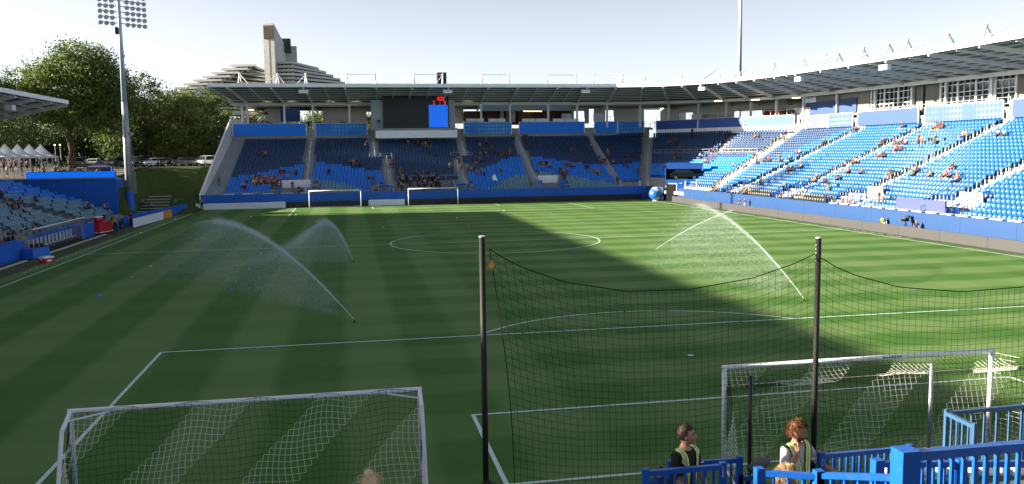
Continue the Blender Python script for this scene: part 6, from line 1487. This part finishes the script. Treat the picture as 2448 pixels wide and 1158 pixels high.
# ------------------------------------------------------------------ near figures, modelled in more detail
def sphere_pts(c, rx, ry, rz, R, n=24, k=16, f=None):
    vs, fs = [], []
    for j in range(k+1):
        a = math.pi*j/k
        for i in range(n):
            p = Vector((math.sin(a)*math.cos(2*math.pi*i/n), math.sin(a)*math.sin(2*math.pi*i/n), math.cos(a)))
            q = Vector((p.x*rx, p.y*ry, p.z*rz))
            if f: q = f(q, p)
            vs.append(c+R @ q)
    for j in range(k):
        for i in range(n): fs.append((j*n+i, (j+1)*n+i, (j+1)*n+(i+1) % n, j*n+(i+1) % n))
    return vs, fs
def hi_person(name, label, loc, rz, J, head_yaw, head_pitch, mats, vest=None, beard=False, pants_from=.98, hands=(), hair=None):
    """body, head, fingers fused by a voxel remesh into one surface; faces -Y before rotation"""
    t_ = thing(name, label, 'person', loc, rz)
    names = list(J); me = bpy.data.meshes.new('cage'); me.from_pydata([J[n][0] for n in names], [(names.index(a), names.index(b_)) for a, b_, k in BONES if k != 'head'], [])
    ob = bpy.data.objects.new('cage', me); COL.objects.link(ob); ob.modifiers.new('s', 'SKIN')
    for i, n in enumerate(names):
        sv_ = me.skin_vertices[0].data[i]; sv_.radius = (J[n][1], J[n][2]); sv_.use_root = (n == 'pelvis')
    sb = ob.modifiers.new('u', 'SUBSURF'); sb.levels = 2; sb.render_levels = 2
    bpy.context.view_layer.update(); body = bpy.data.meshes.new_from_object(ob.evaluated_get(bpy.context.evaluated_depsgraph_get())); bpy.data.objects.remove(ob)
    mb = MB(); mb.add([v_.co for v_ in body.vertices], [tuple(p.vertices) for p in body.polygons])
    hc = (Vector(J['headb'][0])+Vector(J['headt'][0]))/2+Vector((0, -.012, .012))
    RH = (Matrix.Rotation(head_yaw, 4, 'Z') @ Matrix.Rotation(head_pitch, 4, 'X')).to_3x3()
    def hf(q, p):
        q = q.copy()
        if p.z < 0: q.x *= 1-.28*(-p.z)**1.2; q.y *= 1-.10*(-p.z)
        if p.y < 0 and p.z < -.2: q.y -= .010*(-p.y)*(1-abs(p.z+.62)*1.6 if abs(p.z+.62) < .6 else 0)     # chin
        if p.y < -.5 and abs(p.z-.12) < .16 and .18 < abs(p.x) < .62: q.y += .009                           # eye sockets
        if p.y < -.5 and .22 < p.z < .42: q.y -= .005                                                        # brow
        return q
    vs_, fs_ = sphere_pts(hc, .076, .098, .122, RH, 28, 20, hf); mb.add(vs_, fs_)
    for q, r in (((0, -.104, -.012), (.013, .020, .026)), ((0, -.112, -.024), (.016, .014, .012)), ((.078, .010, -.01), (.012, .022, .034)), ((-.078, .010, -.01), (.012, .022, .034)), ((0, -.088, -.062), (.026, .012, .010)), ((0, -.086, -.100), (.028, .018, .018))):
        vs_, fs_ = sphere_pts(hc+RH @ Vector(q), *r, RH, 12, 8); mb.add(vs_, fs_)
    for s_, tips in hands:                       # fingers: lists of polylines from the palm
        for pl in tips:
            for i, (a, b_) in enumerate(zip(pl[:-1], pl[1:])): mb.tube(a, b_, .0095-.0008*i, .0092-.0010*(i+1), 7); mb.ball(b_, .0088-.0009*i, 7, 5)
    raw = mb.mesh('raw', M['skin']); ro = bpy.data.objects.new('raw', raw); COL.objects.link(ro)
    rm = ro.modifiers.new('r', 'REMESH'); rm.mode = 'VOXEL'; rm.voxel_size = .0078; sm = ro.modifiers.new('sm', 'SMOOTH'); sm.factor = .5; sm.iterations = 3
    bpy.context.view_layer.update(); out = bpy.data.meshes.new_from_object(ro.evaluated_get(bpy.context.evaluated_depsgraph_get())); bpy.data.objects.remove(ro)
    out.materials.clear()
    for m in mats+[mat('eye_dark', '#1b1513', .3, 0), mat('lip', '#8a4c44', .5, 0)]: out.materials.append(m)
    segs = [(Vector(J[a][0]), Vector(J[b_][0]), k) for a, b_, k in BONES]; RI = RH.inverted(); idx = []; kinds = []
    for p in out.polygons:
        c = p.center; best = 9; kd = 'torso'; tt = 0
        for a, b_, k in segs:
            ab = b_-a; u_ = max(0, min(1, (c-a).dot(ab)/max(1e-9, ab.length_squared))); d = (c-(a+ab*u_)).length
            if d < best: best, kd, tt = d, k, u_
        mi = PART[kd]
        h = RI @ (c-hc)
        if kd in ('pelvis', 'torso', 'waist'): mi = 0 if c.z > pants_from else 1
        if kd == 'torso' and c.z > 1.475 and (c-Vector(J['neck'][0])).length < .085: mi = 2
        if kd == 'uparm' and tt < .68: mi = 0
        if h.z > -.13 and h.length < .19 and kd in ('head', 'neck'):
            mi = 2
            if h.z > .075 or (h.y > .005 and h.z > -.05 and abs(h.x) < .085): mi = 3
            if beard and h.y < -.02 and -.135 < h.z < -.045 and not (abs(h.x) < .022 and abs(h.z+.062) < .008): mi = 3
            if abs(h.z-.018) < .0085 and .018 < abs(h.x) < .045 and h.y < -.06: mi = 5
            if abs(h.z-.040) < .006 and .015 < abs(h.x) < .05 and h.y < -.06: mi = 3
            if abs(h.z+.062) < .006 and abs(h.x) < .022 and h.y < -.08: mi = 6
        idx.append(mi); kinds.append(kd)
    out.polygons.foreach_set('material_index', idx); out.polygons.foreach_set('use_smooth', [True]*len(idx)); out.update(); out.name = 'body'
    link('body', out, t_)
    if vest:
        vb = {}; V2, F2, M2 = [], [], []
        nrm = [Vector(v_.normal) for v_ in out.vertices]
        for p, kd in zip(out.polygons, kinds):
            c = p.center
            if kd not in ('torso', 'pelvis') or c.z < vest['z0'] or c.z > 1.50 or abs(c.x) > .205: continue
            if (c-Vector(J['neck'][0])).length < .088: continue
            vw = vest['v'](c.z)
            if c.y < .03 and abs(c.x) < vw: continue
            mi = 0; ax_ = abs(c.x)
            s0 = vw+.012 if c.y < .03 else .05
            if s0 < ax_ < s0+.020 or s0+.058 < ax_ < s0+.078: mi = 1
            elif s0+.020 <= ax_ <= s0+.058: mi = 2
            if vest.get('band') and vest['band'][0] < c.z < vest['band'][1]:
                z = (c.z-vest['band'][0])/(vest['band'][1]-vest['band'][0]); mi = 2 if .3 < z < .7 else 1
            f_ = []
            for vi in p.vertices:
                if vi not in vb: vb[vi] = len(V2); V2.append(tuple(out.vertices[vi].co+nrm[vi]*.011))
                f_.append(vb[vi])
            F2.append(tuple(f_)); M2.append(mi)
        vm = bpy.data.meshes.new('vest'); vm.from_pydata(V2, [], F2)
        for m in (mat('vest_black', '#141619', .8, .1, 8), M['yellow'], M['reflect']): vm.materials.append(m)
        vm.polygons.foreach_set('material_index', M2); vm.polygons.foreach_set('use_smooth', [True]*len(F2)); vm.update()
        vo = link('safety_vest', vm, t_); so = vo.modifiers.new('s', 'SOLIDIFY'); so.thickness = .008; so.offset = 0
        bd = MB().box(.105, -.150, 1.315, .150, -.140, 1.325); o_ = bd.build('name_patch', M['white'], vo)
    if hair: hair(t_, hc, RH)
    return t_
def hair_cap(m, amp, long_=0.0, seed=1, n=900, ln=.03):
    def f(t_, hc, RH):
        rg = random.Random(seed)
        def hf(q, p):
            k = 1+amp*noise.noise(Vector((p.x*4+seed, p.y*4, p.z*4)))*.9; q = q*k
            if p.y < -.25 and p.z < .55: q = q*.80
            if p.z < -.1: q = q*(1-.1*(1-long_))
            if p.z < -.45-.4*long_: q = q*.6
            return q
        vs_, fs_ = sphere_pts(hc+RH @ Vector((0, .014, .016)), .086, .104, .128, RH, 36, 26, hf)
        o = MB().add(vs_, fs_).build('hair', m, t_, True)
        st = MB(); 
        for k in range(n*2):
            d = Vector((rg.gauss(0, 1), rg.gauss(0, 1), rg.gauss(0, 1))).normalized()
            if (d.y < -.2 and d.z < .5) or d.z < -.3-.5*long_: continue
            q = Vector((d.x*.086, d.y*.104, d.z*.128))*(1+amp*.5*rg.random())
            a = hc+RH @ (q+Vector((0, .014, .016))); dn = (RH @ d)*.45+Vector((rg.gauss(0, .5), rg.gauss(0, .5), -.6+rg.gauss(0, .4)))
            b2 = a+dn.normalized()*ln*rg.uniform(.6, 1.5); c2 = b2+Vector((rg.gauss(0, 1), rg.gauss(0, 1), -.5)).normalized()*ln*.7; s_ = dn.cross(Vector((.2, .4, .9))).normalized()*.0022
            st.add([a-s_, a+s_, b2+s_*.8, b2-s_*.8], ((0, 1, 2, 3),)); st.add([b2-s_*.8, b2+s_*.8, c2], ((0, 1, 2),))
        o2 = st.build('strands', m, o); o2['kind'] = 'stuff'
    return f
def fingers(wr, ha, side_, curl, spread=.017, up=Vector((0, 0, 1)), thumb=True):
    wr, ha = Vector(wr), Vector(ha); d = (ha-wr).normalized(); s_ = d.cross(up).normalized(); n = s_.cross(d)
    out = []
    for k, ln in enumerate((.062, .072, .068, .052)):
        b0 = ha+s_*(k-1.5)*spread; d1 = (d-n*curl*.5).normalized(); d2 = (d-n*curl*1.4).normalized(); d3 = (d-n*curl*2.2).normalized()
        p1 = b0+d1*ln*.5; p2 = p1+d2*ln*.35; p3 = p2+d3*ln*.3; out.append([b0-d*.01, p1, p2, p3])
    if thumb:
        b0 = wr.lerp(ha, .45)+s_*(-side_)*.022; d1 = (d*.6-s_*side_*.8).normalized(); p1 = b0+d1*.034; p2 = p1+(d*.9-s_*side_*.2-n*curl*.4).normalized()*.032; out.append([b0, p1, p2])
    return out
JA = pose('stand')
for s_, x in (('L', 1), ('R', -1)):
    JA['sh'+s_] = ((x*.185, .01, 1.435), .066, .062); JA['el'+s_] = ((x*.245, -.02, 1.15), .047, .047); JA['wr'+s_] = ((x*.10, -.25, 1.00), .031, .031); JA['ha'+s_] = ((x*.045, -.31, .985), .036, .026)
JA['chest'] = ((0, .01, 1.34), .165, .118); JA['neck'] = ((0, .015, 1.50), .058, .058); JA['headb'] = ((0, .0, 1.585), .05, .05); JA['headt'] = ((0, -.005, 1.69), .07, .085)
black_t = mat('black_tshirt', '#17181b', .85, .15, 9); khaki = mat('khaki_cloth', '#8d8577', .85, .12, 8)
x1 = onY(1640, 1060, -9.72)
hi_person('person', 'dark haired steward in black shirt and safety vest gazing across the pitch', (x1.x, -9.72, DZ+.02), R_(30), JA, R_(38), R_(-4),
          [black_t, khaki, M['skin'], M['hair'], M['rubber']], {'z0': 1.0, 'v': lambda z: .045+max(0, z-1.2)*.10}, False, 1.0,
          [(1, fingers(JA['wrL'][0], JA['haL'][0], -1, .25)), (-1, fingers(JA['wrR'][0], JA['haR'][0], 1, .25))], hair_cap(M['hair'], .10, 0.0, 2, 700, .018))
JB = dict(JA)
JB['elR'] = ((-.37, -.17, 1.20), .05, .05); JB['wrR'] = ((-.20, -.20, 1.44), .034, .034); JB['haR'] = ((-.14, -.175, 1.53), .038, .030)
JB['elL'] = ((.335, -.02, 1.20), .05, .05); JB['wrL'] = ((.50, -.16, 1.085), .033, .033); JB['haL'] = ((.565, -.185, 1.075), .037, .027)
JB['chest'] = ((0, .01, 1.34), .172, .125); JB['waist'] = ((0, -.01, 1.12), .155, .12)
x2 = onY(1905, 1060, -9.75)
hair_b = mat('auburn_hair', '#5f3c22', .6, .35, 30)
hi_person('person', 'bearded steward in white shirt and safety vest with one hand at his ear', (x2.x, -9.75, DZ-.03), R_(16), JB, R_(34), R_(14),
          [mat('white_tshirt', '#a9acb2', .85, .06, 8), mat('dark_trousers', '#16171b', .85, .1, 8), M['skin'], hair_b, M['rubber']], {'z0': 1.0, 'v': lambda z: .02+max(0, z-1.22)*.20, 'band': (1.075, 1.165)}, True, 1.0,
          [(1, fingers(JB['wrL'][0], JB['haL'][0], -1, .7)), (-1, fingers(JB['wrR'][0], JB['haR'][0], 1, .8, .015, Vector((0, -1, .2))))], hair_cap(hair_b, .22, .5, 5, 1500, .035))
JC = pose('stand'); JC['headb'] = ((.0, -.01, 1.585), .05, .05)
pcx = onY(1876, 1115, -10.62); blond = mat('curly_blond_hair', '#c0a67e', .6, .4, 25)
hi_person('person', 'spectator with curly blond hair and lime top behind the blue railing', (pcx.x, -10.62, onY(1887, 1098, -10.62).z-1.87), R_(45), JC, R_(20), R_(18),
          [mat('lime_top', '#8fae3a', .8, .08, 8), CLO['navy'], M['skin'], blond, M['rubber']], None, False, .98, [(1, fingers(JC['wrL'][0], JC['haL'][0], -1, .2)), (-1, fingers(JC['wrR'][0], JC['haR'][0], 1, .2))], hair_cap(blond, .28, .9, 9, 2600, .035))
# child in a numbered shirt, seen from behind
pk = onY(1580, 1103, -9.5); kid = person((pk.x, -9.5, pk.z-1.36), math.pi*.96, 'stand', 'blue', 'navy', 'with a white number ten on the back', True, M['black'], .77); kid.rotation_euler = (0, 0, math.pi*.96)
kid['label'] = 'child in blue shirt with white number 10 on the back'; kid['group'] = 'spectators at the near railing'
nme = stencil('10', 0, 0, 0, 0, ''); nme.materials.clear(); nme.materials.append(M['white'])
no = link('shirt_number', nme, kid, (.0, .142, 1.20)); no.rotation_euler = (R_(90), 0, math.pi); no.scale = (2.9, 3.4, 2)
for u, v, hm, lb, s_ in ((885, 1129, M['hair2'], 'spectator with blond hair tied in a bun seated below the railings behind the training goal', 1.0), (1165, 1151, M['hair'], 'spectator with dark hair at the foot of the black net post', 1.0)):
    p = onY(u, v, -9.2); o = person((p.x, -9.2, p.z-1.335), math.pi, 'sit', 'grey', 'navy', 'x', True, hm, 1.0); o['label'] = lb; o['group'] = 'spectators at the near railing'
    hb_ = MB(); rg = random.Random(u); hb_.ball((0, .03, 1.215), .105, 14, 10, sy=1.15, sz=1.1)
    if hm is M['hair2']: hb_.ball((0.02, .03, 1.33), .055, 10, 8)
    ho = hb_.build('hair', hm, o, True); stt = MB()
    for k in range(1500):
        d = Vector((rg.gauss(0, 1), rg.gauss(0, 1), abs(rg.gauss(0, 1)))).normalized(); a = Vector((0, .03, 1.215))+d*.105; b2 = a+d*rg.uniform(.0, .022)+Vector((rg.gauss(0, .028), rg.gauss(0, .028), rg.gauss(0, .02))); s2 = d.cross(Vector((.2, .4, .9))).normalized()*.003; stt.add([a-s2, a+s2, b2], ((0, 1, 2),))
    q_ = stt.build('strands', hm, ho); q_['kind'] = 'stuff'
